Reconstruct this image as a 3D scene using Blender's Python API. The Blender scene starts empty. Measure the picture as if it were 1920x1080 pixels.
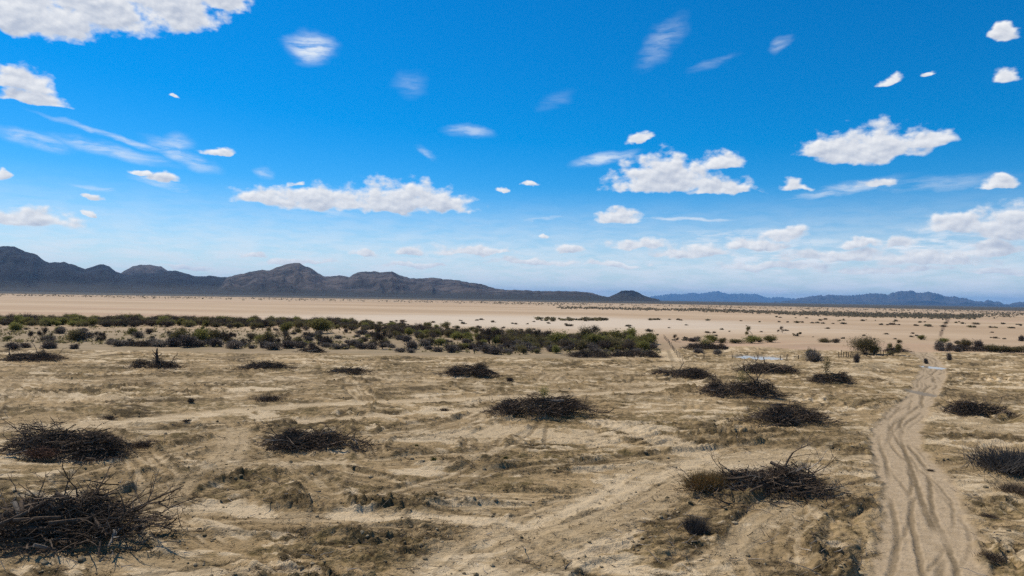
import bpy, math, random
import numpy as np
from mathutils import Vector, Matrix, Quaternion

R_ = math.radians
sc = bpy.context.scene
C = sc.collection

# ------------------------------------------------------------------ camera
CAM_H = 11.0
FPX = 1280.0                      # focal length in pixels of a 1920 wide frame
PITCH = math.atan(18.0 / FPX)     # horizon a little under the middle
ROLL = R_(0.98)                   # the drone hangs a touch crooked
cam_d = bpy.data.cameras.new('camera')
cam_d.sensor_width = 36.0
cam_d.lens = 36.0 * FPX / 1920.0
cam_d.clip_start = 0.5
cam_d.clip_end = 120000.0
cam = bpy.data.objects.new('camera', cam_d)
C.objects.link(cam)
fw = Vector((0, math.cos(PITCH), math.sin(PITCH)))
r0 = Vector((1, 0, 0)); u0 = Vector((0, -math.sin(PITCH), math.cos(PITCH)))
rt = r0 * math.cos(ROLL) + u0 * math.sin(ROLL)
up = -r0 * math.sin(ROLL) + u0 * math.cos(ROLL)
cam.matrix_world = Matrix(((rt.x, up.x, -fw.x, 0), (rt.y, up.y, -fw.y, 0), (rt.z, up.z, -fw.z, CAM_H), (0, 0, 0, 1)))
sc.camera = cam

def ray(px, py):
    d = fw + rt * ((px - 960.0) / FPX) + up * ((540.0 - py) / FPX)
    return d.normalized()

def gp(px, py, z=0.0):
    """survey: where the sight line through a point of the photograph meets the ground plane"""
    d = ray(px, py)
    t = (z - CAM_H) / d.z
    return (d.x * t, d.y * t)

def azel(px, py):
    d = ray(px, py)
    return math.degrees(math.atan2(d.x, d.y)), math.degrees(math.asin(d.z))

# ------------------------------------------------------------------ light
SUN_AZ = R_(-48.0)                # left of the view direction and in front
SUN_EL = R_(52.0)
SUN_E = 5.0
SKY_STRENGTH = 0.105
SKY_TINT = (0.72, 0.97, 1.16)
SKY_SAT = 1.32
CLOUD_SCALE = 0.72
VEIL = 0.88
to_sun = Vector((math.sin(SUN_AZ) * math.cos(SUN_EL), math.cos(SUN_AZ) * math.cos(SUN_EL), math.sin(SUN_EL)))
sun_d = bpy.data.lights.new('sun', 'SUN')
sun_d.energy = SUN_E
sun_d.angle = R_(0.53)
sun_d.color = (1.0, 0.93, 0.82)
sun = bpy.data.objects.new('sun', sun_d)
C.objects.link(sun)
sun.rotation_mode = 'QUATERNION'
sun.rotation_quaternion = to_sun.to_track_quat('Z', 'Y')
sun.location = (0, 0, 60)

sc.view_settings.view_transform = 'Standard'
sc.view_settings.look = 'None'
sc.view_settings.gamma = 1.0
sc.view_settings.exposure = 0.0
sc.view_settings.use_curve_mapping = False
sc.cycles.use_denoising = False
sc.cycles.max_bounces = 6
sc.cycles.diffuse_bounces = 2
sc.cycles.volume_bounces = 0
sc.cycles.transparent_max_bounces = 8
sc.cycles.use_adaptive_sampling = False
sc.cycles.adaptive_threshold = 0.008

# ------------------------------------------------------------------ node helpers
class NT:
    def __init__(self, tree):
        self.t = tree
    def n(self, typ, **kw):
        nd = self.t.nodes.new(typ)
        for k, v in kw.items():
            setattr(nd, k, v)
        return nd
    def link(self, a, b):
        self.t.links.new(a, b)
    def put(self, sock, v):
        if isinstance(v, bpy.types.NodeSocket):
            self.link(v, sock)
        elif v is not None:
            sock.default_value = v
    def math(self, op, a, b=None, c=None, clamp=False):
        m = self.n('ShaderNodeMath', operation=op, use_clamp=clamp)
        self.put(m.inputs[0], a)
        if b is not None: self.put(m.inputs[1], b)
        if c is not None: self.put(m.inputs[2], c)
        return m.outputs[0]
    def vec(self, op, a, b=None, out=0):
        m = self.n('ShaderNodeVectorMath', operation=op)
        self.put(m.inputs[0], a)
        if b is not None: self.put(m.inputs[1], b)
        return m.outputs['Value'] if op in ('LENGTH', 'DOT_PRODUCT') else m.outputs['Vector']
    def mapr(self, v, a, b, c=0.0, d=1.0, smooth=True):
        m = self.n('ShaderNodeMapRange')
        m.interpolation_type = 'SMOOTHSTEP' if smooth else 'LINEAR'
        m.clamp = True
        self.put(m.inputs['Value'], v)
        for k, x in zip(('From Min', 'From Max', 'To Min', 'To Max'), (a, b, c, d)):
            self.put(m.inputs[k], x)
        return m.outputs['Result']
    def mix(self, f, a, b, blend='MIX'):
        m = self.n('ShaderNodeMix', data_type='RGBA', blend_type=blend)
        self.put(m.inputs[0], f)
        self.put(m.inputs[6], a if isinstance(a, bpy.types.NodeSocket) else (*a, 1.0))
        self.put(m.inputs[7], b if isinstance(b, bpy.types.NodeSocket) else (*b, 1.0))
        return m.outputs[2]
    def noise(self, vec, scale, detail=4.0, rough=0.5, dist=0.0, color=False):
        m = self.n('ShaderNodeTexNoise')
        if vec is not None: self.link(vec, m.inputs['Vector'])
        m.inputs['Scale'].default_value = scale
        m.inputs['Detail'].default_value = detail
        m.inputs['Roughness'].default_value = rough
        m.inputs['Distortion'].default_value = dist
        return m.outputs['Color'] if color else m.outputs['Fac']
    def mapping(self, vec, loc=(0, 0, 0), rot=(0, 0, 0), scale=(1, 1, 1), typ='POINT'):
        m = self.n('ShaderNodeMapping', vector_type=typ)
        self.link(vec, m.inputs['Vector'])
        m.inputs['Location'].default_value = loc
        m.inputs['Rotation'].default_value = rot
        m.inputs['Scale'].default_value = scale
        return m.outputs[0]

# ------------------------------------------------------------------ sky with clouds
# cumulus: base middle x, base y, half width, height above the base, depth under the base (survey pixels)
CUMULUS = [
    (40, 48, 130, 130, 26), (190, 30, 120, 130, 34), (330, 28, 95, 110, 34), (420, 10, 62, 60, 14), (120, 55, 60, 80, 22),
    (30, 160, 66, 52, 12), (62, 190, 70, 28, 7),
    (410, 284, 38, 13, 5), (8, 331, 18, 14, 6), (262, 328, 24, 11, 5), (302, 338, 38, 15, 6), (170, 373, 28, 9, 5),
    (45, 416, 118, 34, 9), (172, 403, 14, 8, 4),
    (500, 372, 72, 32, 12), (600, 384, 110, 42, 14), (745, 390, 118, 60, 12), (800, 390, 100, 48, 9), (560, 345, 16, 10, 5),
    (945, 355, 15, 8, 4), (993, 348, 15, 8, 4),
    (1200, 263, 36, 16, 5),
    (1245, 350, 130, 62, 13), (1245, 330, 66, 48, 12), (1350, 360, 84, 26, 7), (1350, 309, 52, 32, 8),
    (1160, 414, 46, 31, 6), (1491, 355, 34, 22, 6),
    (1545, 286, 62, 40, 13), (1640, 292, 128, 68, 14), (1735, 268, 62, 28, 10),
    (1640, 348, 46, 16, 6), (1870, 350, 50, 22, 6),
    (1800, 428, 100, 42, 12), (1895, 440, 100, 66, 12),
    (1475, 446, 54, 26, 8), (1200, 463, 62, 18, 6), (1070, 470, 34, 12, 5), (1021, 442, 15, 8, 4), (1405, 462, 80, 17, 6),
    (1300, 476, 95, 20, 6), (1560, 484, 130, 22, 6), (1750, 492, 130, 26, 7), (1860, 474, 95, 26, 7), (1450, 502, 140, 14, 5), (1000, 492, 95, 10, 4), (1660, 508, 150, 12, 4), (560, 494, 90, 10, 4), (1150, 497, 75, 9, 4), (1880, 512, 110, 14, 4), (780, 498, 90, 9, 4), (350, 500, 60, 8, 4),
    (1690, 462, 44, 20, 6), (1610, 458, 50, 16, 6),
    (1886, 146, 28, 26, 10), (1880, 66, 30, 26, 10), (1672, 150, 28, 15, 6), (1742, 134, 14, 8, 4), (325, 183, 14, 7, 4),
    (680, 476, 28, 12, 5), (770, 474, 34, 13, 5), (890, 472, 95, 18, 6), (480, 482, 36, 10, 4),
]
WISPS = [  # middle x, y, half length, half thickness, tilt in degrees, strength
    (60, 262, 80, 14, -9, .55), (210, 283, 120, 12, -9, .5), (230, 262, 150, 5, -12, .5), (340, 292, 76, 16, -22, .55), (330, 270, 40, 18, 10, .45),
    (300, 345, 70, 10, -10, .4), (180, 353, 60, 6, -3, .4), (180, 430, 150, 26, -14, .35), (500, 324, 24, 10, 0, .4), (600, 396, 120, 16, -8, .4),
    (1240, 80, 60, 26, 42, .26), (1462, 83, 22, 12, 30, .3), (880, 247, 52, 11, -2, .42), (800, 286, 22, 7, -35, .3), (770, 160, 34, 24, 0, .16),
    (1132, 297, 66, 10, 11, .62), (1290, 411, 140, 5, -2, .6), (1015, 410, 56, 6, 5, .5), (1580, 356, 120, 11, 9, .5), (1760, 345, 160, 14, 2, .28),
    (582, 90, 50, 26, 0, .8), (1040, 190, 40, 14, 20, .1), (1100, 443, 30, 6, 4, .45), (1340, 118, 50, 8, 14, .16),
    (960, 492, 380, 24, 0, .5), (1500, 490, 440, 56, 0, .85), (1350, 450, 300, 26, 3, .6), (640, 495, 320, 28, 0, .6), (250, 470, 240, 34, -5, .5), (1760, 465, 260, 40, 0, .85),
]

def half(a, b):
    return max(abs(a[0] - b[0]), .05), max(abs(a[1] - b[1]), .05)

world = bpy.data.worlds.new('World')
sc.world = world
world.use_nodes = True
wt = world.node_tree
wt.nodes.clear()
w = NT(wt)
out = w.n('ShaderNodeOutputWorld')
sky = w.n('ShaderNodeTexSky', sky_type='NISHITA')
sky.sun_disc = False
sky.sun_elevation = SUN_EL
sky.sun_rotation = SUN_AZ
sky.altitude = 400
sky.air_density = 1.0
sky.dust_density = 0.35
sky.ozone_density = 3.0
tint = w.mix(1.0, sky.outputs[0], SKY_TINT, 'MULTIPLY')
hsv = w.n('ShaderNodeHueSaturation')
hsv.inputs['Saturation'].default_value = SKY_SAT
w.link(tint, hsv.inputs['Color'])
SKYC = hsv.outputs[0]

tc = w.n('ShaderNodeTexCoord')
sep = w.n('ShaderNodeSeparateXYZ')
w.link(tc.outputs['Generated'], sep.inputs[0])
az = w.math('MULTIPLY', w.math('ARCTAN2', sep.outputs[0], sep.outputs[1]), 180 / math.pi)
el = w.math('MULTIPLY', w.math('ARCSINE', sep.outputs[2]), 180 / math.pi)
comb = w.n('ShaderNodeCombineXYZ')
w.link(az, comb.inputs[0]); w.link(el, comb.inputs[1])
P = comb.outputs[0]
UPV = (-0.16, 0.50)

def chain(w, v, prev):
    """makes a node wait for the one before it, so that few results are held at once"""
    if prev is None: return v
    m = w.n('ShaderNodeVectorMath', operation='MULTIPLY_ADD')
    w.put(m.inputs[0], prev); m.inputs[1].default_value = (1e-7, 1e-7, 0); w.put(m.inputs[2], v)
    return m.outputs[0]

CL = []
for (cx, by, hw, hu, hd) in CUMULUS:
    c = azel(cx, by)
    sx = max(abs(azel(cx + hw, by)[0] - c[0]), .08); su = max(abs(azel(cx, by - hu)[1] - c[1]), .08); sd = max(abs(azel(cx, by + hd)[1] - c[1]), .06)
    CL.append((c, sx, su, sd))
WL = []
for (cx, cy, hl, ht, tilt, st) in WISPS:
    c = azel(cx, cy)
    WL.append((c, abs(azel(cx + hl, cy)[0] - c[0]) * 1.25, abs(azel(cx, cy - ht)[1] - c[1]) * 1.5, tilt, st))

PART = [0]
w0 = w
SKY_IN = (P, az, el, SKYC)
def sky_part(lo, hi, elo, ehi, scattered=False):
    """sky with the clouds that reach into one stretch of it: a node group of its own"""
    gt = bpy.data.node_groups.new('sky_part', 'ShaderNodeTree')
    for nm, ty in (('P', 'NodeSocketVector'), ('az', 'NodeSocketFloat'), ('el', 'NodeSocketFloat'), ('sky', 'NodeSocketColor')):
        gt.interface.new_socket(nm, in_out='INPUT', socket_type=ty)
    gt.interface.new_socket('shader', in_out='OUTPUT', socket_type='NodeSocketShader')
    W = w0
    w = NT(gt)
    gi = w.n('NodeGroupInput'); go = w.n('NodeGroupOutput')
    P, az, el, SKYC = gi.outputs[0], gi.outputs[1], gi.outputs[2], gi.outputs[3]
    Pn = w.mapping(P, scale=(1.0, 1.5, 1.0))
    wcol = w.noise(Pn, 0.45, 4.0, 0.5, color=True)
    wv = w.vec('MULTIPLY', w.vec('SUBTRACT', wcol, (0.5, 0.5, 0.5)), (2.3, 1.3, 0.0))
    PW = w.vec('ADD', P, wv)
    F = FU = None
    for (c, sx, su, sd) in CL:
        if scattered or c[0] + 2.0 * sx + 1 < lo or c[0] - 2.0 * sx - 1 > hi or c[1] + 2.0 * su + .8 < elo or c[1] - 2.0 * sd - .8 > ehi: continue
        m = w.mapping(chain(w, PW, FU), loc=(c[0], c[1], 0), scale=(sx, su, 1), typ='TEXTURE')
        q = w.vec('MAXIMUM', m, w.vec('MULTIPLY', m, (1.0, -su / sd, 1.0)))
        ln = w.vec('LENGTH', q)
        F = ln if F is None else w.math('SMOOTH_MIN', F, ln, 0.25)
        l2 = w.vec('LENGTH', w.vec('ADD', chain(w, m, F), (min(UPV[0] / sx, .4), min(UPV[1] / su, .5), 0)))
        FU = l2 if FU is None else w.math('SMOOTH_MIN', FU, l2, 0.25)
    fb = w.noise(Pn, CLOUD_SCALE, 6.0, 0.52)
    fb2 = w.noise(w.mapping(Pn, loc=(-0.16, 0.36, 0.0)), CLOUD_SCALE, 4.0, 0.5)
    if scattered:
        lowel = w.mapr(el, 2.0, 12.0)
        scat = w.noise(w.mapping(P, scale=(1.0, 2.2, 1.0)), 0.10, 3.0, 0.5)
        sc_ = w.mapr(scat, 0.50, 0.72, 0.0, 1.3)
        outer = w.math('MAXIMUM', w.mapr(w.math('ABSOLUTE', az), 42.0, 52.0), w.mapr(el, 27.0, 36.0))
        base = w.math('SUBTRACT', w.math('MULTIPLY', sc_, w.math('MULTIPLY', lowel, outer)), 0.55)
        relief = 0.1
    else:
        if F is None: F = FU = 3.0
        base = w.math('MAXIMUM', w.math('SUBTRACT', 1.0, F), -1.5)
        relief = w.math('MULTIPLY', w.math('SUBTRACT', FU, F), 0.62)
    dens = w.math('ADD', base, w.math('MULTIPLY', w.math('SUBTRACT', fb, 0.5), 1.45))
    alpha = w.mapr(dens, 0.0, 0.46)
    wn = w.noise(w.mapping(w.vec('ADD', P, w.vec('MULTIPLY', wv, (0.6, 0.5, 0))), rot=(0, 0, R_(8)), scale=(0.35, 1.8, 1.0)), 1.0, 6.0, 0.62)
    wisp = None
    PW2 = w.vec('ADD', P, w.vec('MULTIPLY', wv, (0.9, 0.55, 0)))
    for (c, sx, sy, tilt, st) in WL:
        ex = sx * abs(math.cos(R_(tilt))) + sy; ey = sy + sx * abs(math.sin(R_(tilt)))
        if scattered or c[0] + ex + 1 < lo or c[0] - ex - 1 > hi or c[1] + ey + .6 < elo or c[1] - ey - .6 > ehi: continue
        m = w.mapping(chain(w, PW2, wisp), loc=(c[0], c[1], 0), rot=(0, 0, R_(tilt)), scale=(sx, sy, 1), typ='TEXTURE')
        v = w.mapr(w.vec('LENGTH', m), 0.1, 1.0, st, 0.0)
        wisp = v if wisp is None else w.math('MAXIMUM', wisp, v)
    veil = w.math('MULTIPLY', w.mapr(el, 1.0, 9.5, VEIL, 0.0), w.mapr(wn, 0.25, 0.7, 0.60, 1.1))
    thin = veil
    if wisp is not None:
        thin = w.math('MAXIMUM', w.math('MULTIPLY', wisp, w.mapr(wn, 0.30, 0.66, 0.12, 1.3)), veil, clamp=True)
    tot = w.math('SUBTRACT', 1.0, w.math('MULTIPLY', w.math('SUBTRACT', 1.0, alpha), w.math('SUBTRACT', 1.0, thin)))
    tot = w.math('MULTIPLY', tot, 0.97, clamp=True)
    lum = w.math('ADD', w.math('ADD', 0.30, relief), w.math('MULTIPLY', w.math('SUBTRACT', fb, fb2), 2.2))
    lum = w.math('ADD', lum, w.mapr(dens, 1.1, 0.1, -0.10, 0.30), clamp=True)
    ccol = w.mix(lum, (0.52, 0.57, 0.67), (0.97, 0.97, 0.97))
    tcol = w.mix(w.mapr(el, 0.0, 9.0), (0.90, 0.94, 0.98), (0.82, 0.89, 0.96))
    ccol = w.mix(alpha, tcol, ccol)
    ccol = w.mix(w.mapr(el, 4.0, 1.5, 0, .4), ccol, (0.78, 0.86, 0.95))
    PART[0] += 1    # a hair's difference keeps the parts of the sky separate, so that only one of them is worked out per ray
    bg = w.n('ShaderNodeBackground'); bg.inputs['Strength'].default_value = SKY_STRENGTH * (1 + 1e-5 * PART[0])
    w.link(SKYC, bg.inputs['Color'])
    bgc = w.n('ShaderNodeBackground')
    w.link(ccol, bgc.inputs['Color'])
    mx = w.n('ShaderNodeMixShader')
    w.link(tot, mx.inputs[0]); w.link(bg.outputs[0], mx.inputs[1]); w.link(bgc.outputs[0], mx.inputs[2])
    w.link(mx.outputs[0], go.inputs[0])
    g = W.n('ShaderNodeGroup'); g.node_tree = gt
    for k_, v_ in enumerate(SKY_IN): W.link(v_, g.inputs[k_])
    return g.outputs[0]

def pick(cond, a, b):
    m = w.n('ShaderNodeMixShader')
    w.link(cond, m.inputs[0]); w.link(a, m.inputs[1]); w.link(b, m.inputs[2])
    return m.outputs[0]

def bands(los, elo, ehi):
    if len(los) == 2: return sky_part(los[0], los[1], elo, ehi)
    k = len(los) // 2
    return pick(w.math('GREATER_THAN', az, los[k]), bands(los[:k + 1], elo, ehi), bands(los[k:], elo, ehi))
cuts = [-52, -26, -12, 2, 15, 27, 52]
front = pick(w.math('GREATER_THAN', el, 9.5), bands(cuts, -1, 9.5), bands(cuts, 9.5, 36))
far_out = w.math('MAXIMUM', w.math('GREATER_THAN', w.math('ABSOLUTE', az), 52.0), w.math('GREATER_THAN', el, 36.0))
bgl = w.n('ShaderNodeBackground'); bgl.inputs['Strength'].default_value = SKY_STRENGTH
w.link(SKYC, bgl.inputs['Color'])
above = pick(far_out, front, sky_part(0, 0, 0, 0, True))
w.link(pick(w.math('GREATER_THAN', el, -0.5), bgl.outputs[0], above), out.inputs['Surface'])
world.cycles.sampling_method = 'MANUAL'
world.cycles.sample_map_resolution = 512

# ------------------------------------------------------------------ object helpers
def tag(o, label=None, cat=None, group=None, kind=None):
    if label: o['label'] = label
    if cat: o['category'] = cat
    if group: o['group'] = group
    if kind: o['kind'] = kind
    return o

def empty(name, loc, rz=0.0):
    o = bpy.data.objects.new(name, None)
    o.empty_display_size = 0.5
    o.location = loc; o.rotation_euler = (0, 0, rz)
    C.objects.link(o)
    return o

def np_mesh(name, V, faces, mat=None, smooth=False):
    """faces: (n,3) or (n,4) index array, or a list of such arrays"""
    me = bpy.data.meshes.new(name)
    V = np.asarray(V, dtype=np.float32)
    if not isinstance(faces, list): faces = [faces]
    faces = [np.asarray(f, dtype=np.int32) for f in faces if len(f)]
    me.vertices.add(len(V)); me.vertices.foreach_set('co', V.ravel())
    nl = sum(f.size for f in faces); nf = sum(len(f) for f in faces)
    me.loops.add(nl); me.polygons.add(nf)
    me.loops.foreach_set('vertex_index', np.concatenate([f.ravel() for f in faces]))
    tot = np.concatenate([np.full(len(f), f.shape[1], np.int32) for f in faces])
    st = np.concatenate([[0], np.cumsum(tot)[:-1]]).astype(np.int32)
    me.polygons.foreach_set('loop_start', st)
    me.polygons.foreach_set('loop_total', tot)
    me.polygons.foreach_set('use_smooth', np.full(nf, smooth))
    me.update(calc_edges=True)
    if mat: me.materials.append(mat)
    return me

def link(name, me, parent=None, loc=None, rot=None, scale=None):
    o = bpy.data.objects.new(name, me)
    C.objects.link(o)
    if parent: o.parent = parent
    if loc is not None: o.location = loc
    if rot is not None: o.rotation_euler = rot
    if scale is not None: o.scale = scale
    return o

class Sticks:
    """collects tapered tubes and slivers in one mesh"""
    def __init__(self):
        self.V = []; self.Q = []; self.T = []; self.n = 0
    def tube(self, pts, radii, sides=5, cap=True):
        pts = np.asarray(pts, float); k = len(pts)
        d = np.gradient(pts, axis=0)
        d /= np.linalg.norm(d, axis=1)[:, None] + 1e-9
        ref = np.array([0.31, 0.17, 0.93]) if abs(d[0][2]) < 0.8 else np.array([0.93, 0.2, 0.1])
        a = np.cross(d, ref); a /= np.linalg.norm(a, axis=1)[:, None] + 1e-9
        b = np.cross(d, a)
        th = np.arange(sides) * 2 * np.pi / sides
        ring = pts[:, None, :] + np.asarray(radii)[:, None, None] * (np.cos(th)[None, :, None] * a[:, None, :] + np.sin(th)[None, :, None] * b[:, None, :])
        self.V.append(ring.reshape(-1, 3))
        i = np.arange(k - 1)[:, None] * sides; j = np.arange(sides)[None, :]; j2 = (j + 1) % sides
        q = np.stack([i + j, i + j2, i + sides + j2, i + sides + j], -1).reshape(-1, 4) + self.n
        self.Q.append(q)
        if cap:
            e = self.n + (k - 1) * sides
            for t in range(1, sides - 1):
                self.T.append([self.n, self.n + t + 1, self.n + t]); self.T.append([e, e + t, e + t + 1])
        self.n += k * sides
    def slivers(self, A, B, wdt):
        """thin three sided splinters from A to B"""
        A = np.asarray(A, float); B = np.asarray(B, float); m = len(A)
        if m == 0: return
        d = B - A; ln = np.linalg.norm(d, axis=1)[:, None] + 1e-9
        s = np.cross(d / ln, np.array([0.3, 0.5, 0.81])); s /= np.linalg.norm(s, axis=1)[:, None] + 1e-9
        t = np.cross(d / ln, s)
        wdt = np.broadcast_to(np.asarray(wdt, float), (m,))[:, None]
        V = np.stack([A + s * wdt, A - s * wdt * .5 + t * wdt * .87, A - s * wdt * .5 - t * wdt * .87, B], 1).reshape(-1, 3)
        i = self.n + np.arange(m) * 4
        self.V.append(V)
        tr = np.concatenate([np.stack([i, i + 1, i + 3], 1), np.stack([i + 1, i + 2, i + 3], 1), np.stack([i + 2, i, i + 3], 1)])
        self.T.extend(tr.tolist())
        self.n += m * 4
    def leaves(self, P, size, rng, flat=0.4):
        """small leaf-sized triangles round the points P"""
        P = np.asarray(P, float); m = len(P)
        if m == 0: return
        size = np.broadcast_to(np.asarray(size, float), (m,))[:, None]
        a = rng.normal(size=(m, 3)); a /= np.linalg.norm(a, axis=1)[:, None]
        b = rng.normal(size=(m, 3)); b -= (b * a).sum(1)[:, None] * a; b /= np.linalg.norm(b, axis=1)[:, None]
        V = np.stack([P - a * size * .5, P + a * size * .5, P + b * size], 1).reshape(-1, 3)
        i = self.n + np.arange(m) * 3
        self.V.append(V)
        self.T.extend(np.stack([i, i + 1, i + 2], 1).tolist())
        self.n += m * 3
    def mesh(self, name, mat):
        V = np.concatenate(self.V)
        fs = []
        if self.Q: fs.append(np.concatenate(self.Q))
        if self.T: fs.append(np.asarray(self.T, dtype=np.int32))
        return np_mesh(name, V, fs, mat)

# ------------------------------------------------------------------ noise for terrain
_rs = np.random.RandomState(7)
_perm = np.concatenate([_rs.permutation(1024)] * 2).astype(np.int32)
_ga = _rs.rand(1024) * 2 * np.pi
_gx, _gy = np.cos(_ga).astype(np.float32), np.sin(_ga).astype(np.float32)

def perlin(x, y, seed=0):
    x = np.asarray(x, np.float64) + seed * 17.31; y = np.asarray(y, np.float64) - seed * 9.77
    xi = np.floor(x).astype(np.int64); yi = np.floor(y).astype(np.int64)
    xf = (x - xi).astype(np.float32); yf = (y - yi).astype(np.float32)
    def g(ix, iy, dx, dy):
        h = _perm[(_perm[(ix & 1023)] + iy) & 1023]
        return _gx[h] * dx + _gy[h] * dy
    u = xf * xf * xf * (xf * (xf * 6 - 15) + 10); v = yf * yf * yf * (yf * (yf * 6 - 15) + 10)
    a = g(xi, yi, xf, yf); b = g(xi + 1, yi, xf - 1, yf)
    c = g(xi, yi + 1, xf, yf - 1); d = g(xi + 1, yi + 1, xf - 1, yf - 1)
    return ((a + u * (b - a)) + v * ((c + u * (d - c)) - (a + u * (b - a)))) * 1.5

def fbm(x, y, octv=4, seed=0, gain=0.5):
    s = 0.0; amp = 1.0; tot = 0.0
    for o in range(octv):
        s = s + amp * perlin(x * 2.03 ** o, y * 2.03 ** o, seed + o * 3)
        tot += amp; amp *= gain
    return s / tot

def sstep(a, b, x):
    t = np.clip((x - a) / (b - a), 0, 1)
    return t * t * (3 - 2 * t)

def polyline(X, Y, pts, pad):
    """distance, signed side offset and running length to a polyline, for the points within pad of it"""
    pts = np.asarray(pts, float)
    idx = np.where((X > pts[:, 0].min() - pad) & (X < pts[:, 0].max() + pad) & (Y > pts[:, 1].min() - pad) & (Y < pts[:, 1].max() + pad))[0]
    x = X[idx]; y = Y[idx]
    best = np.full(len(idx), 1e9); side = np.zeros(len(idx)); run = np.zeros(len(idx)); seg = np.zeros(len(idx)); L = 0.0
    for i in range(len(pts) - 1):
        a = pts[i]; d = pts[i + 1] - a; l = math.hypot(*d)
        t = np.clip(((x - a[0]) * d[0] + (y - a[1]) * d[1]) / (l * l), 0, 1)
        ex = x - a[0] - t * d[0]; ey = y - a[1] - t * d[1]
        r = np.hypot(ex, ey)
        m = r < best
        best[m] = r[m]; side[m] = (r * np.sign(ex * d[1] - ey * d[0]))[m]; run[m] = (L + t * l)[m]; seg[m] = (i + t)[m]
        L += l
    return idx, best, side, run, seg

def line_len(pts):
    return float(np.linalg.norm(np.diff(np.asarray(pts), axis=0), axis=1).sum())

def smooth_line(pts, n=6):
    """Catmull-Rom through the points"""
    p = np.asarray(pts, float); p = np.vstack([2 * p[0] - p[1], p, 2 * p[-1] - p[-2]])
    o = []
    for i in range(1, len(p) - 2):
        for k in range(n):
            t = k / n
            o.append(0.5 * (2 * p[i] + (p[i + 1] - p[i - 1]) * t + (2 * p[i - 1] - 5 * p[i] + 4 * p[i + 1] - p[i + 2]) * t * t + (3 * p[i] - p[i - 1] - 3 * p[i + 1] + p[i + 2]) * t ** 3))
    o.append(p[-2])
    return np.array(o)

# ------------------------------------------------------------------ survey of the ground
ROAD_EDGES = [(1600, 1860, 1160), (1640, 1832, 1080), (1652, 1830, 1040), (1660, 1827, 1003), (1662, 1810, 960), (1660, 1793, 920), (1647, 1760, 880),
              (1638, 1723, 837), (1650, 1723, 803), (1673, 1737, 770), (1697, 1743, 753), (1712, 1757, 733), (1727, 1770, 700), (1735, 1769, 689),
              (1733, 1760, 677), (1712, 1747, 664), (1704, 1738, 654), (1700, 1728, 647)]
road_c = []; road_w = []
for (l, r, y) in ROAD_EDGES:
    a = np.array(gp(l, y)); b = np.array(gp(r, y))
    road_c.append((a + b) / 2); road_w.append(max(np.linalg.norm(b - a) / 2, 1.4))
road_line = smooth_line(road_c, 5)
road_half = np.interp(np.linspace(0, len(road_c) - 1, len(road_line)), np.arange(len(road_c)), road_w)
far_trail = smooth_line([gp(1763, 631), gp(1765, 624), gp(1770, 612), gp(1778, 599), gp(1786, 588), gp(1789, 583)], 4)
two_track = smooth_line([gp(1262, 676), gp(1256, 664), gp(1249, 650), gp(1243, 637), gp(1238, 626)], 3)
lane_a = smooth_line([gp(-120, 812), gp(60, 800), gp(230, 790), gp(430, 771), gp(650, 757), gp(900, 746), gp(1160, 735), gp(1330, 722)], 4)
lane_b = smooth_line([gp(560, 790), gp(740, 779), gp(900, 766), gp(1010, 757)], 4)
# bulldozer swaths: points, half width, strength
SWATHS = [
    ([gp(840, 1075), gp(960, 1005), gp(1060, 975), gp(1150, 930), gp(1250, 880), gp(1390, 862), gp(1520, 850)], 2.2, .9),
    ([gp(930, 1090), gp(1080, 1020), gp(1200, 965), gp(1290, 900), gp(1420, 870)], 1.0, .7),
    ([gp(1300, 1100), gp(1370, 1030), gp(1430, 975), gp(1480, 945)], 0.9, .9),
    ([gp(425, 862), gp(440, 830), gp(445, 808)], 1.3, .8),
    ([gp(330, 940), gp(345, 905), gp(375, 880)], 0.7, .5),
    ([gp(930, 850), gp(985, 820), gp(1010, 795)], 0.6, .4),
    ([gp(300, 955), gp(430, 948), gp(520, 965), gp(700, 968), gp(900, 975)], 0.8, .8),
    ([gp(-50, 1050), gp(200, 1050), gp(380, 1075)], 1.0, .5),
    ([gp(700, 705), gp(950, 700), gp(1200, 700)], 2.4, .35),
    ([gp(-50, 720), gp(200, 715), gp(520, 712)], 2.0, .35),
    ([gp(1760, 770), gp(1850, 800), gp(1960, 805)], 3.0, .7),
    ([gp(1790, 920), gp(1870, 900), gp(1980, 905)], 2.2, .6),
    ([gp(1160, 720), gp(1260, 717), gp(1350, 723)], 1.5, .8),
]
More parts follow.
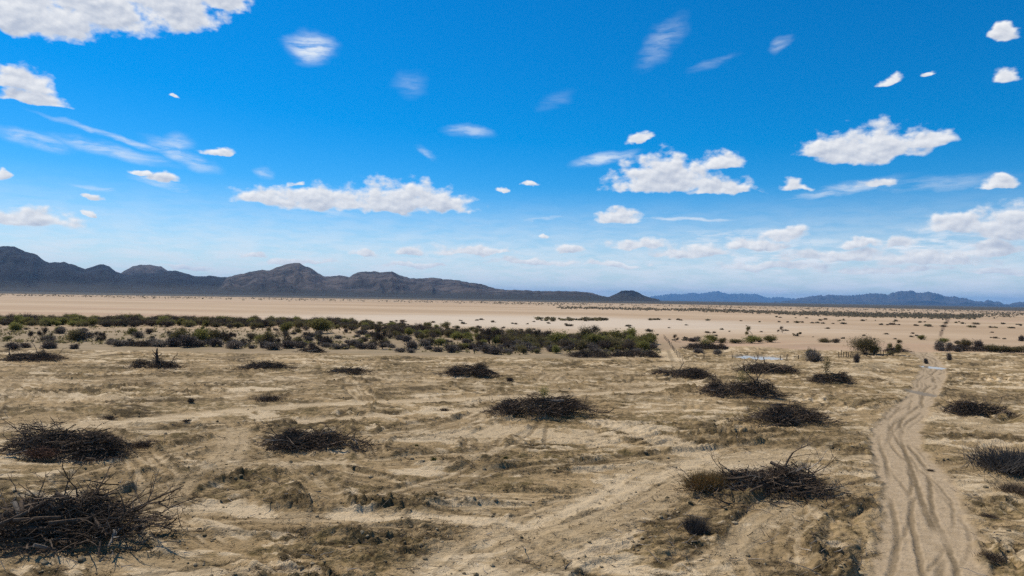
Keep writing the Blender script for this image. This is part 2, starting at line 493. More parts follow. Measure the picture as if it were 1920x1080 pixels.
# pale dried silt: points, half width, strength
WASHES = [
    ([gp(630, 962), gp(740, 972), gp(860, 968), gp(985, 985)], .8, 1.), ([gp(985, 985), gp(1060, 960), gp(1130, 925), gp(1165, 890)], .7, .9), ([gp(840, 815), gp(960, 805), gp(1110, 822)], 3.2, .75),
    ([gp(1160, 800), gp(1230, 820), gp(1290, 850)], 1.8, .8), ([gp(1300, 868), gp(1210, 900), gp(1120, 950)], .8, .8), ([gp(370, 945), gp(430, 950), gp(500, 962)], .8, 1.), ([gp(1080, 1045), gp(1150, 1020), gp(1200, 1000)], .8, .9),
    ([gp(1215, 722), gp(1280, 718), gp(1350, 726)], 1.4, .9), ([gp(0, 735), gp(160, 742), gp(300, 748)], 1.8, .6), ([gp(650, 705), gp(720, 712), gp(800, 716)], 2.0, .6), ([gp(1280, 830), gp(1330, 845), gp(1290, 872)], 1.2, .8),
    ([gp(1760, 830), gp(1840, 832), gp(1930, 836)], .9, .9), ([gp(1800, 905), gp(1860, 930), gp(1950, 940)], 1.2, .6), ([gp(300, 1075), gp(420, 1068), gp(560, 1075)], .6, .8), ([gp(1630, 700), gp(1670, 712), gp(1710, 722)], 1.3, .7),
    ([gp(880, 860), gp(930, 842), gp(980, 836)], .7, .6), ([gp(1090, 880), gp(1160, 870), gp(1220, 862)], .6, .7), ([gp(190, 795), gp(240, 790), gp(330, 786)], 1.0, .5), ([gp(1490, 850), gp(1560, 862), gp(1620, 858)], .9, .5)]
# ruts that cross or follow the ground: points, offset pairs
RUTS = [
    ([gp(1690, 1008), gp(1760, 1002), gp(1840, 1015), gp(1960, 1050)], (-.55, .55)),
    ([gp(1690, 800), gp(1760, 800), gp(1860, 810), gp(1960, 815)], (-.6, .6)),
    ([gp(940, 845), gp(985, 818), gp(1018, 790)], (-.1,)),
    ([gp(1010, 850), gp(1012, 815), gp(1018, 788)], (-.5, .4)),
    ([gp(330, 942), gp(350, 905), gp(400, 870), gp(520, 858)], (-.3, .5)),
    ([gp(1130, 1090), gp(1010, 1050), gp(940, 1000), gp(905, 960)], (-.6, .6)),
    ([gp(260, 1090), gp(520, 1040), gp(640, 985)], (-.7, .7)),
    ([gp(1020, 1000), gp(1170, 945), gp(1300, 880)], (-.4, .8)),
]
# dark windrows of torn soil and litter: points, half width, height
WINDROWS = [
    ([gp(495, 930), gp(560, 945), gp(660, 950), gp(790, 948)], 1.1, .42),
    ([gp(590, 985), gp(720, 1000), gp(850, 1015)], 1.3, .22),
    ([gp(640, 1050), gp(720, 1045), gp(790, 1040)], 0.8, .25),
    ([gp(1215, 740), gp(1260, 736), gp(1320, 734)], 2.0, .35),
    ([gp(650, 748), gp(700, 745), gp(745, 739)], 1.3, .28),
    ([gp(460, 748), gp(505, 743), gp(545, 742)], 1.5, .26),
    ([gp(320, 762), gp(360, 752), gp(400, 750)], 1.4, .22),
    ([gp(1480, 1000), gp(1530, 1035), gp(1600, 1075)], 1.0, .35),
    ([gp(1150, 985), gp(1060, 1010), gp(960, 1022)], 0.5, .15),
    ([gp(1300, 880), gp(1180, 930), gp(1100, 965)], 0.4, .14),
    ([gp(1430, 840), gp(1340, 830), gp(1270, 850)], 1.2, .16),
    ([gp(1760, 735), gp(1830, 750), gp(1930, 745)], 3.0, .2),
    ([gp(1780, 885), gp(1840, 880), gp(1900, 885)], 0.9, .15),
    ([gp(230, 705), gp(360, 703), gp(480, 700)], 1.6, .16),
    ([gp(560, 700), gp(700, 707), gp(830, 704)], 1.6, .16),
    ([gp(100, 690), gp(220, 692)], 1.2, .12),
    ([gp(640, 838), gp(760, 850), gp(900, 870)], 1.6, .2),
    ([gp(520, 900), gp(450, 895), gp(360, 915)], 0.6, .2),
    ([gp(1090, 700), gp(1180, 704), gp(1240, 706)], 2.0, .18),
    ([gp(1300, 790), gp(1400, 830), gp(1600, 820)], 1.5, .12),
    ([gp(1640, 690), gp(1580, 690), gp(1520, 686)], 2.4, .25),
]
# smooth earth banks round the stock pond: points, half width, height
BANKS = [
    ([gp(1210, 690), gp(1290, 686), gp(1370, 687), gp(1450, 684), gp(1540, 690)], 3.2, .55),
    ([gp(1395, 655), gp(1450, 651), gp(1530, 648), gp(1600, 650)], 5.0, .7),
    ([gp(1585, 700), gp(1620, 690), gp(1650, 685)], 3.0, .5),
]
POND = (gp(1424, 669.5), 4.0, 4.6)
PUDDLE = (gp(1751, 688), 1.5, 2.6)
WET = (gp(1730, 738), .75, 3.0)

# brush piles: middle x, foot y, half width px, top y, earth mound height, name key
PILES = [
    (50, 679, 58, 659, .25), (280, 693, 48, 663, .3), (488, 697, 52, 673, .3), (655, 704, 42, 690, .15), (879, 711, 50, 681, .4),
    (1287, 709, 63, 684, .35), (1394, 749, 73, 704, .4), (1452, 703, 56, 682, .4), (1570, 720, 40, 691, .3), (1022, 786, 94, 737, .45),
    (1492, 802, 82, 760, .3), (582, 851, 108, 797, .2), (88, 862, 122, 782, .3), (95, 1035, 180, 925, .35), (1460, 940, 156, 878, .6),
    (1848, 781, 62, 745, .2), (580, 662, 24, 646, .15), (246, 651, 30, 636, .15), (1105, 671, 44, 655, .2), (1192, 670, 46, 652, .2),
    (1330, 656, 44, 640, .3), (1688, 662, 24, 650, .2), (1840, 660, 60, 645, .2),
]

_ar = np.random.RandomState(31)
ARCS = []
for _k in range(64):
    _y = 24 + 95 * _ar.uniform(0, 1) ** 1.5
    _x = _ar.uniform(-.85, .62) * _y
    _a = _ar.choice([0.05, -.2, .35, .9, 1.25, 2.4]) + _ar.normal(0, .2)
    _c = _ar.normal(0, .055); _L = _ar.uniform(7, 22) * (.6 + _y / 90)
    _p = []
    for _t in np.linspace(-.5, .5, 9):
        _th = _a + _c * _t * _L
        _p.append((_x, _y)); _x += math.cos(_th) * _L / 8; _y += math.sin(_th) * _L / 8
    _g = _ar.uniform(.5, .95)
    ARCS.append((np.array(_p), (-_g, _g) if _ar.rand() < .7 else (0.0,), _ar.uniform(.04, .09), _ar.choice([0, 0, .12, .2])))

PASSES = []
for _k in range(58):
    _y = 25 + 88 * _ar.uniform(0, 1) ** 1.4
    _x = _ar.uniform(-.85, .66) * _y
    _a = _ar.choice([0.0, .12, -.15, .5, .85, 1.15, 2.3, 2.7]) + _ar.normal(0, .15)
    _c = _ar.normal(0, .045); _L = _ar.uniform(9, 26) * (.6 + _y / 80)
    _p = []
    for _t in np.linspace(-.5, .5, 11):
        _th = _a + _c * _t * _L
        _p.append((_x, _y)); _x += math.cos(_th) * _L / 10; _y += math.sin(_th) * _L / 10
    PASSES.append((np.array(_p), _ar.uniform(1.0, 1.8), _ar.uniform(.65, 1.0)))

def pile_geo(p):
    cx, fy, hw, ty, mh = p
    a = gp(cx, fy)
    D = math.hypot(*a)
    halfw = hw / FPX * a[1]
    dep = min(max(halfw * .55, 1.0), 2.6)
    x, y = a[0], a[1] + dep * .8
    hgt = (fy - ty) / FPX * a[1] * 0.74
    return x, y, halfw, dep, hgt

def scraped(X, Y):
    """1 on the bulldozed ground, 0 on the flats beyond the scrub belt"""
    edge = 124 + 36 * sstep(14, 44, X) + 5 * fbm(X / 22, Y * 0 + 3.3, 3, 91) - 0.02 * X
    return 1 - sstep(edge - 2, edge + 4, Y)

def terrain(X, Y):
    """height and soil masks of the ground at points X, Y (1-d arrays)"""
    n = len(X)
    near = np.hypot(X, Y) < 420
    h = np.zeros(n); dark = np.zeros(n); pale = np.zeros(n); road = np.zeros(n); wet = np.zeros(n); olive = np.zeros(n)
    ii = np.where(near)[0]
    x = X[ii]; y = Y[ii]
    scr = scraped(x, y)
    fade = 1 - sstep(150, 400, np.hypot(x, y))
    wx = fbm(x / 9, y / 9, 3, 11) * 2.6; wy = fbm(x / 9, y / 9, 3, 12) * 2.6
    xw = x + wx; yw = y + wy
    hh = 0.32 * fbm(x / 30, y / 30, 3, 1) * fade
    # bulldozer passes: streaks in a few directions, in patches
    dirs = [0.05, -0.22, 0.42, 0.95, -0.8]
    ws = []; ss = []; s2 = []; s3 = []; s4 = []
    for k, a in enumerate(dirs):
        u = xw * math.cos(a) + yw * math.sin(a); v = -xw * math.sin(a) + yw * math.cos(a)
        ss.append(fbm(u / 6.0, v / 0.95, 4, 20 + k, .55))
        s2.append(perlin(u / 9.0, v / 0.45, 40 + k))
        s3.append(np.abs(fbm(u / 2.8, v / .62, 3, 110 + k, .6)))
        s4.append(fbm(u / 3.2, v / .62, 4, 120 + k, .62))
        ws.append(np.exp(6.0 * (fbm(x / 26, y / 26, 2, 60 + k) + (.15, .08, .06, .08, .02)[k])))
    W = sum(ws)
    st = sum(a * b for a, b in zip(ws, ss)) / W
    stf = sum(a * b for a, b in zip(ws, s2)) / W
    bil = sum(a * b for a, b in zip(ws, s3)) / W
    s4 = sum(a * b for a, b in zip(ws, s4)) / W
    U = 5.0                                         # brings the noise to about unit spread
    R = U * fbm(xw / 9, yw / 6, 3, 31)
    rough = sstep(-.3, 1.2, R)
    a_ = U * st; b_ = 3.2 * stf
    c_ = .4 * U * fbm(xw / 1.9, yw / 0.9, 4, 39, .6) + 1.0 * U * s4
    c2 = U * fbm(x / 2.2, y / 1.1, 4, 42, .6)
    clod = fbm(x / 0.55, y / 0.55, 3, 35, .6)
    smoothp = sstep(0.1, 1.3, U * fbm(xw / 14, yw / 9, 3, 37))
    amp = scr * (1 - 0.6 * smoothp)
    hs = 0.66 * st + 0.16 * stf + (.25 + .75 * rough) * 0.62 * bil + rough * .10 * clod + 0.04 * clod
    hh = hh + hs * amp + 0.02 * clod * (1 - scr) * fade
    dk = sstep(.25, 1.15, -.50 * a_ + .62 * c_ + .40 * b_ + .50 * R - .25 * smoothp)
    dk = np.maximum(dk, .9 * sstep(1.1, 1.9, .7 * U * fbm(xw / 3.4, yw / 1.5, 5, 47, .62) + .4 * c_ + .3 * R))
    dk = scr * dk * (1 - .35 * smoothp)
    ol = scr * sstep(-.75, .9, .75 * U * fbm(xw / 14, yw / 8, 3, 41) + .6 * c2 + .35 * b_)
    pl = scr * sstep(.6, 1.35, .75 * U * fbm(xw / 8, yw / 3.5, 4, 43, .6) + .45 * a_ - .35 * R - .25 * c_)
    pl = np.maximum(pl, scr * sstep(.85, 1.35, .8 * U * fbm(xw / 3.6, yw / 1.8, 5, 44, .6) - .4 * c2))
    pl = pl * (1 - dk)
    h[ii] = hh; dark[ii] = dk; pale[ii] = pl; olive[ii] = ol
    # earth mounds that carry the piles
    for p in PILES:
        px, py, hw, dep, hg = pile_geo(p)
        R = hw * 1.5 + 1
        k = np.where((np.abs(X - px) < R) & (np.abs(Y - py) < R))[0]
        d2 = ((X[k] - px) / (hw * 1.02)) ** 2 + ((Y[k] - py) / (dep * 1.25)) ** 2
        d2 = d2 + .5 * fbm(X[k] / 2, Y[k] / 2, 3, 77)
        m = np.exp(-np.clip(d2, 0, 9) * 1.4)
        h[k] += p[4] * m
        dark[k] = np.maximum(dark[k], .75 * sstep(.45, .8, m))
    for pts, hw, hg in WINDROWS:
        k, d, s, run, sg = polyline(X, Y, smooth_line(pts, 4), hw * 3)
        d = d + hw * .5 * fbm(X[k] / 1.6, Y[k] / 1.6, 3, 78)
        m = 1 - sstep(hw * .2, hw * 1.5, d)
        ends = sstep(0, 2.0, run) * 1.0
        h[k] += hg * m * (0.55 + 0.9 * np.abs(fbm(X[k] / .7, Y[k] / .7, 3, 79, .6)) * 2) * ends
        dark[k] = np.maximum(dark[k], m * ends * sstep(-.35, .25, fbm(X[k] / .8, Y[k] / .5, 4, 80, .6)))
        pale[k] *= 1 - m
    for pts, hw, hg in BANKS:
        k, d, s, run, sg = polyline(X, Y, smooth_line(pts, 4), hw * 3)
        m = np.exp(-(d / hw) ** 2)
        h[k] += hg * m
        dark[k] *= 1 - .8 * m
        pale[k] = np.maximum(pale[k], .35 * m)
    # blade passes: curved strips scraped smooth, scored lengthwise and edged with spilled soil
    for ln, hw, stg in PASSES:
        k, d, s, run, sg = polyline(X, Y, ln, hw * 1.6)
        if not len(k): continue
        L_ = line_len(ln)
        ends = sstep(0, 3.0, run) * (1 - sstep(L_ - 3.0, L_, run)) * scraped(X[k], Y[k]) * stg
        wob = .25 * fbm(X[k] / 2.2, Y[k] / 2.2, 3, 131)
        m = (1 - sstep(hw * .85, hw * 1.02, d + wob)) * ends
        lo = .32 * fbm(X[k] / 30, Y[k] / 30, 3, 1)
        h[k] = h[k] * (1 - .75 * m) + lo * .75 * m - .05 * m
        score = sstep(.15, .75, np.sin(s * 9.0 / hw * 1.5 + 3.0 * fbm(run / 7, s * .8, 3, 132)) * .6 + 3.0 * fbm(run / 2.6, s * 2.2, 3, 133))
        h[k] -= .03 * score * m
        dark[k] = dark[k] * (1 - .8 * m) + .62 * score * m * .8
        olive[k] *= 1 - .7 * m
        pale[k] = np.clip(pale[k] * (1 - .5 * m) + m * .55 * sstep(.0, .25, fbm(run / 5, s * 1.4, 3, 134)) * (1 - score), 0, 1)
        e = np.abs(d + wob - hw * 1.08)
        b2 = (1 - sstep(.08, .38, e)) * ends * sstep(-.25, .15, fbm(run / 4, np.sign(s) * 3.0 + run * 0, 3, 135))
        h[k] += b2 * (.10 + .30 * np.abs(fbm(X[k] / .6, Y[k] / .6, 3, 136, .6)))
        dark[k] = np.maximum(dark[k], .9 * b2 * sstep(-.35, .1, fbm(X[k] / .7, Y[k] / .5, 3, 137)))
    # machine tracks: arcs of paired ruts and the ridges thrown up beside them
    for ln, offs, dep_, ridge in ARCS:
        k, d, s, run, sg = polyline(X, Y, ln, 2.6)
        if not len(k): continue
        L_ = line_len(ln)
        ends = sstep(0, 2.5, run) * (1 - sstep(L_ - 2.5, L_, run)) * scraped(X[k], Y[k])
        wob = .12 * fbm(X[k] / 1.7, Y[k] / 1.7, 3, 101)
        for o in offs:
            e = np.abs(s - o + wob)
            m = (1 - sstep(.12, .42, e)) * ends * sstep(-.3, .1, fbm(run / 5, run * 0 + o * 3, 2, 102))
            h[k] -= dep_ * m
            dark[k] = np.maximum(dark[k], .85 * m)
        if ridge > 0:
            e = np.abs(s - offs[-1] - .55 + 2 * wob)
            m = (1 - sstep(.1, .45, e)) * ends
            h[k] += ridge * m * (.6 + 2.2 * np.abs(fbm(X[k] / .6, Y[k] / .6, 3, 103, .6)))
            dark[k] = np.maximum(dark[k], .7 * m * sstep(-.3, .2, fbm(X[k] / .7, Y[k] / .5, 3, 104)))
    base = 0.32 * fbm(X[ii] / 30, Y[ii] / 30, 3, 1) * fade
    lowp = np.zeros(n); lowp[ii] = base
    def flatten(k, m, keep=0.12):
        h[k] = h[k] * (1 - m) + (lowp[k] + (h[k] - lowp[k]) * keep) * m
        dark[k] *= 1 - .92 * m; olive[k] *= 1 - m
    for pts, hw, sg_ in SWATHS:
        k, d, s, run, sg = polyline(X, Y, smooth_line(pts, 4), hw * 2.5)
        wob = hw * .55 * fbm(X[k] / 3, Y[k] / 3, 3, 81)
        m = (1 - sstep(hw * .6, hw * 1.25, d + wob)) * sg_
        flatten(k, m, .2)
        grv = np.sin(s * 7.0 + 2.5 * fbm(X[k] / 4, Y[k] / 4, 2, 82))
        h[k] += m * .025 * grv
        pale[k] = np.maximum(pale[k], m * (.45 + .5 * fbm(X[k] / 3, Y[k] / 2, 4, 83)))
        dark[k] = np.maximum(dark[k], m * .4 * sstep(.7, 1, grv))
    for pts, hw, stg in WASHES:
        k, d, s, run, sg = polyline(X, Y, smooth_line(pts, 4), hw * 2.5)
        v = d + hw * 1.5 * fbm(X[k] / 2.4, Y[k] / 1.6, 4, 141, .6)
        m = (1 - sstep(hw * .55, hw * .95, v)) * stg
        pale[k] = np.maximum(pale[k], m); dark[k] *= 1 - .85 * m; olive[k] *= 1 - m
        h[k] -= .05 * m
    for ln, hw in ((lane_a, 1.35), (lane_b, .9)):
        k, d, s, run, sg = polyline(X, Y, ln, 6)
        m = 1 - sstep(hw * .7, hw * 1.4, d + .6 * fbm(X[k] / 2.5, Y[k] / 2.5, 3, 84))
        flatten(k, m, .15); h[k] -= .06 * m
        pale[k] = np.maximum(pale[k], m * (.6 + .4 * fbm(X[k] / 4, Y[k] / 2, 3, 85)))
    for ln, offs in RUTS:
        k, d, s, run, sg = polyline(X, Y, smooth_line(ln, 5), 3)
        for o in offs:
            e = np.abs(s - o + .08 * fbm(X[k] / 2, Y[k] / 2, 2, 86))
            m = 1 - sstep(.10, .26, e)
            m = m * sstep(-.2, .15, fbm(run / 6, run * 0 + o, 2, 98))
            h[k] -= .05 * m; h[k] += .015 * (1 - sstep(.1, .2, np.abs(e - .34))) * m
            dark[k] = np.maximum(dark[k], .55 * m)
    # the dirt road
    k, d, s, run, sg = polyline(X, Y, road_line, 9)
    hw = np.interp(sg, np.arange(len(road_half)), road_half)
    ed = d + .36 * fbm(X[k] / 7, Y[k] / 7, 4, 87) + .55 * fbm(X[k] / 1.1, Y[k] / 1.4, 3, 187)
    m = (1 - sstep(hw * .80, hw * 1.14, ed)) * sstep(0, 2, run + 2) * (1 - sstep(line_len(road_line) - 9, line_len(road_line), run))
    flatten(k, m, .10)
    h[k] -= .03 * m
    h[k] += .035 * np.exp(-((ed - hw * 1.06) / .25) ** 2) * sstep(-.25, .25, fbm(X[k] / 1.2, Y[k] / 1.2, 3, 99))
    dark[k] = np.maximum(dark[k], .34 * np.exp(-((ed - hw * .95) / .16) ** 2) * sstep(-.2, .2, fbm(run / 5, s, 3, 99)) * sstep(0, 2, run + 2) * (1 - sstep(line_len(road_line) - 14, line_len(road_line) - 8, run)))
    road[k] = m
    pale[k] *= 1 - m
    for j, (o, amp_, wl, ph, wd, dp) in enumerate([(-.72, .10, 23., 0, .13, .8), (.10, .16, 27., .4, .15, 1.), (-.20, .20, 25., 1.2, .11, .8), (.38, .22, 26., 1.0, .13, .9), (-.02, .34, 31., 2.2, .10, .8),
                                              (.62, .20, 19., 4.0, .09, .5), (-.50, .16, 21., 3.1, .10, .6), (.20, .45, 37., 5.0, .09, .6)]):
        c = hw * (o + amp_ * np.sin(run / wl * 2 * math.pi + ph)) * .92
        e = np.abs(s - c + .10 * fbm(X[k] / 1.5, Y[k] / 1.5, 2, 88 + j))
        vis = sstep(-.35, .1, fbm(run / 9, run * 0 + j * 3.7, 2, 95))
        mm = (1 - sstep(wd * .5, wd * 1.5, e)) * m * vis * dp
        h[k] -= .045 * mm
        h[k] += .012 * (1 - sstep(.0, wd, np.abs(e - wd * 2.0))) * m * dp * vis
        dark[k] = np.maximum(dark[k], .72 * mm)
    k, d, s, run, sg = polyline(X, Y, far_trail, 30)
    tw = np.interp(run, [0, 150, 700, 1500], [.5, .8, 2.0, 3.4])
    m = 1 - sstep(tw, tw * 1.5, d + .3 * fbm(X[k] / 20, Y[k] / 20, 2, 96))
    road[k] = np.maximum(road[k], .9 * m)
    dark[k] = np.maximum(dark[k], m * (1 - sstep(250, 640, run)))
    k, d, s, run, sg = polyline(X, Y, two_track, 8)
    m = 1 - sstep(1.9, 2.6, d); flatten(k, m)
    pale[k] = np.maximum(pale[k], .55 * m)
    mm = 1 - sstep(.25, .6, np.abs(s))
    olive[k] = np.maximum(olive[k], .8 * mm); dark[k] = np.maximum(dark[k], .35 * mm)
    # hollows that hold water
    for (c, rx, ry), dp in ((POND, .6), (PUDDLE, .3), (WET, .02)):
        k = np.where((np.abs(X - c[0]) < rx * 3) & (np.abs(Y - c[1]) < ry * 3))[0]
        r = np.sqrt(((X[k] - c[0]) / rx) ** 2 + ((Y[k] - c[1]) / ry) ** 2) + .35 * fbm(X[k] / (rx * .7), Y[k] / (ry * .7), 3, 97)
        m = 1 - sstep(.75, 1.35, r)
        h[k] = h[k] * (1 - m) + (-dp) * m
        wet[k] = np.maximum(wet[k], 1 - sstep(.9, 1.6, r)); dark[k] *= 1 - .7 * m
    return h, dark, pale, road, wet, olive

# ------------------------------------------------------------------ ground sheet (one mesh out to the horizon)
phi_in = np.linspace(-43, 43, 980)
phi_out = np.concatenate([np.linspace(43, 180, 40)[1:], np.linspace(180, 317, 40)[1:-1]])
phi = np.radians(np.concatenate([phi_in, phi_out]))
rows = [1.0]
r = 1.0
while r < 50000:
    if r < 19: dr = 1.2
    elif r < 250: dr = min(max(r * r / 12500.0, .075), .50 if r < 140 else 1.2)
    else: dr = max(1.2, r * .02) if r < 900 else r * .05
    r += dr
    rows.append(r)
rows = np.array(rows)
nr, nc = len(rows), len(phi)
RR, PP = np.meshgrid(rows, phi, indexing='ij')
GX = (RR * np.sin(PP)).ravel(); GY = (RR * np.cos(PP)).ravel()
GH, m_dark, m_pale, m_road, m_wet, m_olive = terrain(GX, GY)
i = np.arange(nr - 1)[:, None] * nc; j = np.arange(nc)[None, :]; j2 = (j + 1) % nc
quads = np.stack([i + j, i + nc + j, i + nc + j2, i + j2], -1).reshape(-1, 4)
quads = quads[:, ::-1].copy()

def attr_color(me, name, r_, g_, b_):
    a = me.color_attributes.new(name, 'FLOAT_COLOR', 'POINT')
    d = np.ones((len(r_), 4), np.float32)
    d[:, 0] = r_; d[:, 1] = g_; d[:, 2] = b_
    a.data.foreach_set('color', d.ravel())

def ground_height(x, y):
    return float(terrain(np.array([x]), np.array([y]))[0][0])

def ground_heights(xs, ys):
    return terrain(np.asarray(xs, float), np.asarray(ys, float))[0]

def mat_new(name, rough=0.9, spec=0.2):
    m = bpy.data.materials.new(name)
    m.use_nodes = True
    t = NT(m.node_tree)
    b = m.node_tree.nodes['Principled BSDF']
    b.inputs['Roughness'].default_value = rough
    b.inputs['Specular IOR Level'].default_value = spec
    return m, t, b

def ground_material():
    m, t, b = mat_new('desert_soil', .95, .12)
    geo = t.n('ShaderNodeNewGeometry'); pos = geo.outputs['Position']
    a1 = t.n('ShaderNodeAttribute', attribute_name='soil'); s1 = t.n('ShaderNodeSeparateColor'); t.link(a1.outputs['Color'], s1.inputs[0])
    a2 = t.n('ShaderNodeAttribute', attribute_name='soil_more'); s2 = t.n('ShaderNodeSeparateColor'); t.link(a2.outputs['Color'], s2.inputs[0])
    dark, pale, road = s1.outputs; wet, olive, scr = s2.outputs
    sp = t.n('ShaderNodeSeparateXYZ'); t.link(pos, sp.inputs[0])
    dist = t.vec('LENGTH', pos)
    # bulldozed soil
    n1 = t.noise(t.mapping(pos, scale=(.12, .2, .1)), 1.0, 6, .6)
    n2 = t.noise(pos, 1.6, 6, .65)
    n3 = t.noise(t.mapping(pos, scale=(.7, 1.0, 1)), 9.0, 4, .7)
    soil = t.mix(t.mapr(n1, .35, .65), (.302, .205, .099), (.410, .284, .144))
    soil = t.mix(t.mapr(n2, .35, .75, 0, .5), soil, (.245, .172, .084))
    soil = t.mix(t.math('MULTIPLY', olive, t.mapr(n2, .35, .62)), soil, (.150, .106, .042))
    palec = t.mix(t.mapr(n2, .3, .7), (.62, .485, .31), (.50, .37, .215))
    soil = t.mix(t.math('MULTIPLY', pale, t.mapr(n2, .25, .6, .55, 1.0)), soil, palec)
    roadc = t.mix(t.mapr(n2, .3, .7), (.335, .243, .143), (.415, .308, .190))
    soil = t.mix(road, soil, roadc)
    darkc = t.mix(t.mapr(n3, .35, .7), (.046, .030, .013), (.118, .083, .036))
    dm = t.math('MULTIPLY', dark, t.mapr(n3, .25, .55, .55, 1.0))
    soil = t.mix(dm, soil, darkc)
    speck = t.mapr(n3, .66, .74)
    soil = t.mix(t.math('MULTIPLY', speck, t.math('MULTIPLY', scr, .55)), soil, (.11, .085, .05))
    n4 = t.noise(t.mapping(pos, scale=(.55, 1.5, 1)), 2.6, 7, .74)
    n5 = t.noise(t.mapping(pos, loc=(5, 9, 0), rot=(0, 0, .5), scale=(.5, 1.6, 1)), 6.5, 5, .72)
    lit = t.math('MAXIMUM', t.mapr(n4, .525, .615), t.mapr(n5, .555, .64))
    much = t.math('ADD', .36, t.math('MULTIPLY', t.math('MAXIMUM', dark, olive), .60))
    much = t.math('MULTIPLY', much, t.math('MULTIPLY', scr, t.mapr(road, 0, 1, 1.0, .30)))
    much = t.math('MULTIPLY', much, t.mapr(pale, 0, 1, 1.0, .35))
    soil = t.mix(t.math('MULTIPLY', lit, much), soil, (.066, .043, .018))
    # flats beyond the scrub belt
    f1 = t.noise(t.mapping(pos, scale=(.0035, .011, 1)), 1.0, 6, .6)
    f2 = t.noise(t.mapping(pos, scale=(.03, .09, 1)), 1.0, 5, .6)
    f3 = t.noise(t.mapping(pos, loc=(31, 7, 0), scale=(.0022, .009, 1)), 1.0, 5, .55)
    flat = t.mix(t.mapr(f1, .38, .62), (.37, .256, .150), (.455, .33, .207))
    flat = t.mix(t.mapr(f3, .54, .66, 0, .55), flat, (.40, .25, .16))
    flat = t.mix(t.mapr(f2, .55, .75, 0, .35), flat, (.36, .27, .19))
    pl = t.mapping(pos, loc=(10, 330, 0), scale=(150, 105, 1), typ='TEXTURE')
    flat = t.mix(t.mapr(t.math('ADD', t.vec('LENGTH', pl), t.math('MULTIPLY', t.math('SUBTRACT', f2, .5), 1.2)), 1.2, .4, 0, .85), flat, (.53, .43, .315))
    # scrub-belt floor: duller olive sand
    belt = t.math('MULTIPLY', t.mapr(sp.outputs[1], 225.0, 170.0), t.mapr(sp.outputs[0], 60.0, 25.0))
    flat = t.mix(t.math('MULTIPLY', belt, t.mapr(n1, .3, .7, .5, .95)), flat, (.205, .155, .082))
    # creosote plain far off
    warp = t.math('MULTIPLY', t.math('SUBTRACT', f1, .5), 1500.0)
    dd = t.math('ADD', dist, warp)
    scrubc = t.mix(t.mapr(f2, .3, .7), (.046, .042, .032), (.078, .068, .048))
    far = t.mapr(dd, 1750.0, 2150.0)
    flat = t.mix(far, flat, scrubc)
    streak = t.math('MULTIPLY', t.mapr(dist, 900, 1300), t.mapr(f2, .50, .64, 0, .6))
    flat = t.mix(streak, flat, (.15, .12, .085))
    soil = t.mix(scr, flat, soil)
    fr = t.math('MULTIPLY', road, t.mapr(sp.outputs[1], 200, 240))
    soil = t.mix(t.math('MULTIPLY', fr, dark), soil, (.19, .125, .072))
    soil = t.mix(t.math('MULTIPLY', wet, .75), soil, (.17, .135, .085))
    t.link(soil, b.inputs['Base Color'])
    t.link(t.mapr(wet, 0, 1, .95, .55), b.inputs['Roughness'])
    bump = t.n('ShaderNodeBump')
    bump.inputs['Strength'].default_value = .8
    bump.inputs['Distance'].default_value = .20
    bh = t.math('ADD', t.math('MULTIPLY', n3, .55), t.noise(pos, 3.6, 5, .65))
    bh = t.math('MULTIPLY', bh, t.mapr(dist, 60, 220, 1.0, .1))
    bh = t.math('MULTIPLY', bh, t.mapr(road, 0, 1, 1, .6))
    t.link(bh, bump.inputs['Height'])
    t.link(bump.outputs[0], b.inputs['Normal'])
    return m

M_ground = ground_material()
gme = np_mesh('ground', np.stack([GX, GY, GH], 1), quads, M_ground, smooth=True)
attr_color(gme, 'soil', m_dark, m_pale, m_road)
attr_color(gme, 'soil_more', m_wet, m_olive, scraped(GX, GY))
tag(link('ground', gme), 'bulldozed sandy desert ground running out to a pale flat and dark plain', kind='structure')

# ------------------------------------------------------------------ water
def water_material():
    m, t, b = mat_new('muddy_water', .12, .28)
    geo = t.n('ShaderNodeNewGeometry')
    n = t.noise(geo.outputs['Position'], .5, 4, .5)
    t.link(t.mix(n, (.30, .25, .19), (.37, .315, .245)), b.inputs['Base Color'])
    bump = t.n('ShaderNodeBump'); bump.inputs['Strength'].default_value = .05; bump.inputs['Distance'].default_value = .02
    t.link(t.noise(geo.outputs['Position'], 6.0, 3, .5), bump.inputs['Height'])
    t.link(bump.outputs[0], b.inputs['Normal'])
    b.inputs['IOR'].default_value = 1.33
    return m
M_water = water_material()

def water(name, c, rx, ry, z, label, seed):
    th = np.linspace(0, 2 * np.pi, 64, endpoint=False)
    V = [(c[0], c[1], z)]
    for f in (.5, 1.0):
        rr = f * 1.45 * (1 + .10 * np.sin(3 * th + seed) + .07 * np.sin(5 * th + 2 * seed))
        V += [(c[0] + rx * a * math.cos(q), c[1] + ry * a * math.sin(q), z) for a, q in zip(rr, th)]
    tri = [(0, 1 + k, 1 + (k + 1) % 64) for k in range(64)]
    qd = [(1 + k, 65 + k, 65 + (k + 1) % 64, 1 + (k + 1) % 64) for k in range(64)]
    o = link(name, np_mesh(name, V, [np.array(tri), np.array(qd)], M_water))
    tag(o, label, kind='structure')
water('pond', POND[0], POND[1], POND[2], -.17, 'shallow muddy stock pond reflecting the pale sky behind a low earth bank', 1.0)
water('puddle', PUDDLE[0], PUDDLE[1], PUDDLE[2], -.13, 'bright rain puddle filling the dirt road', 2.3)

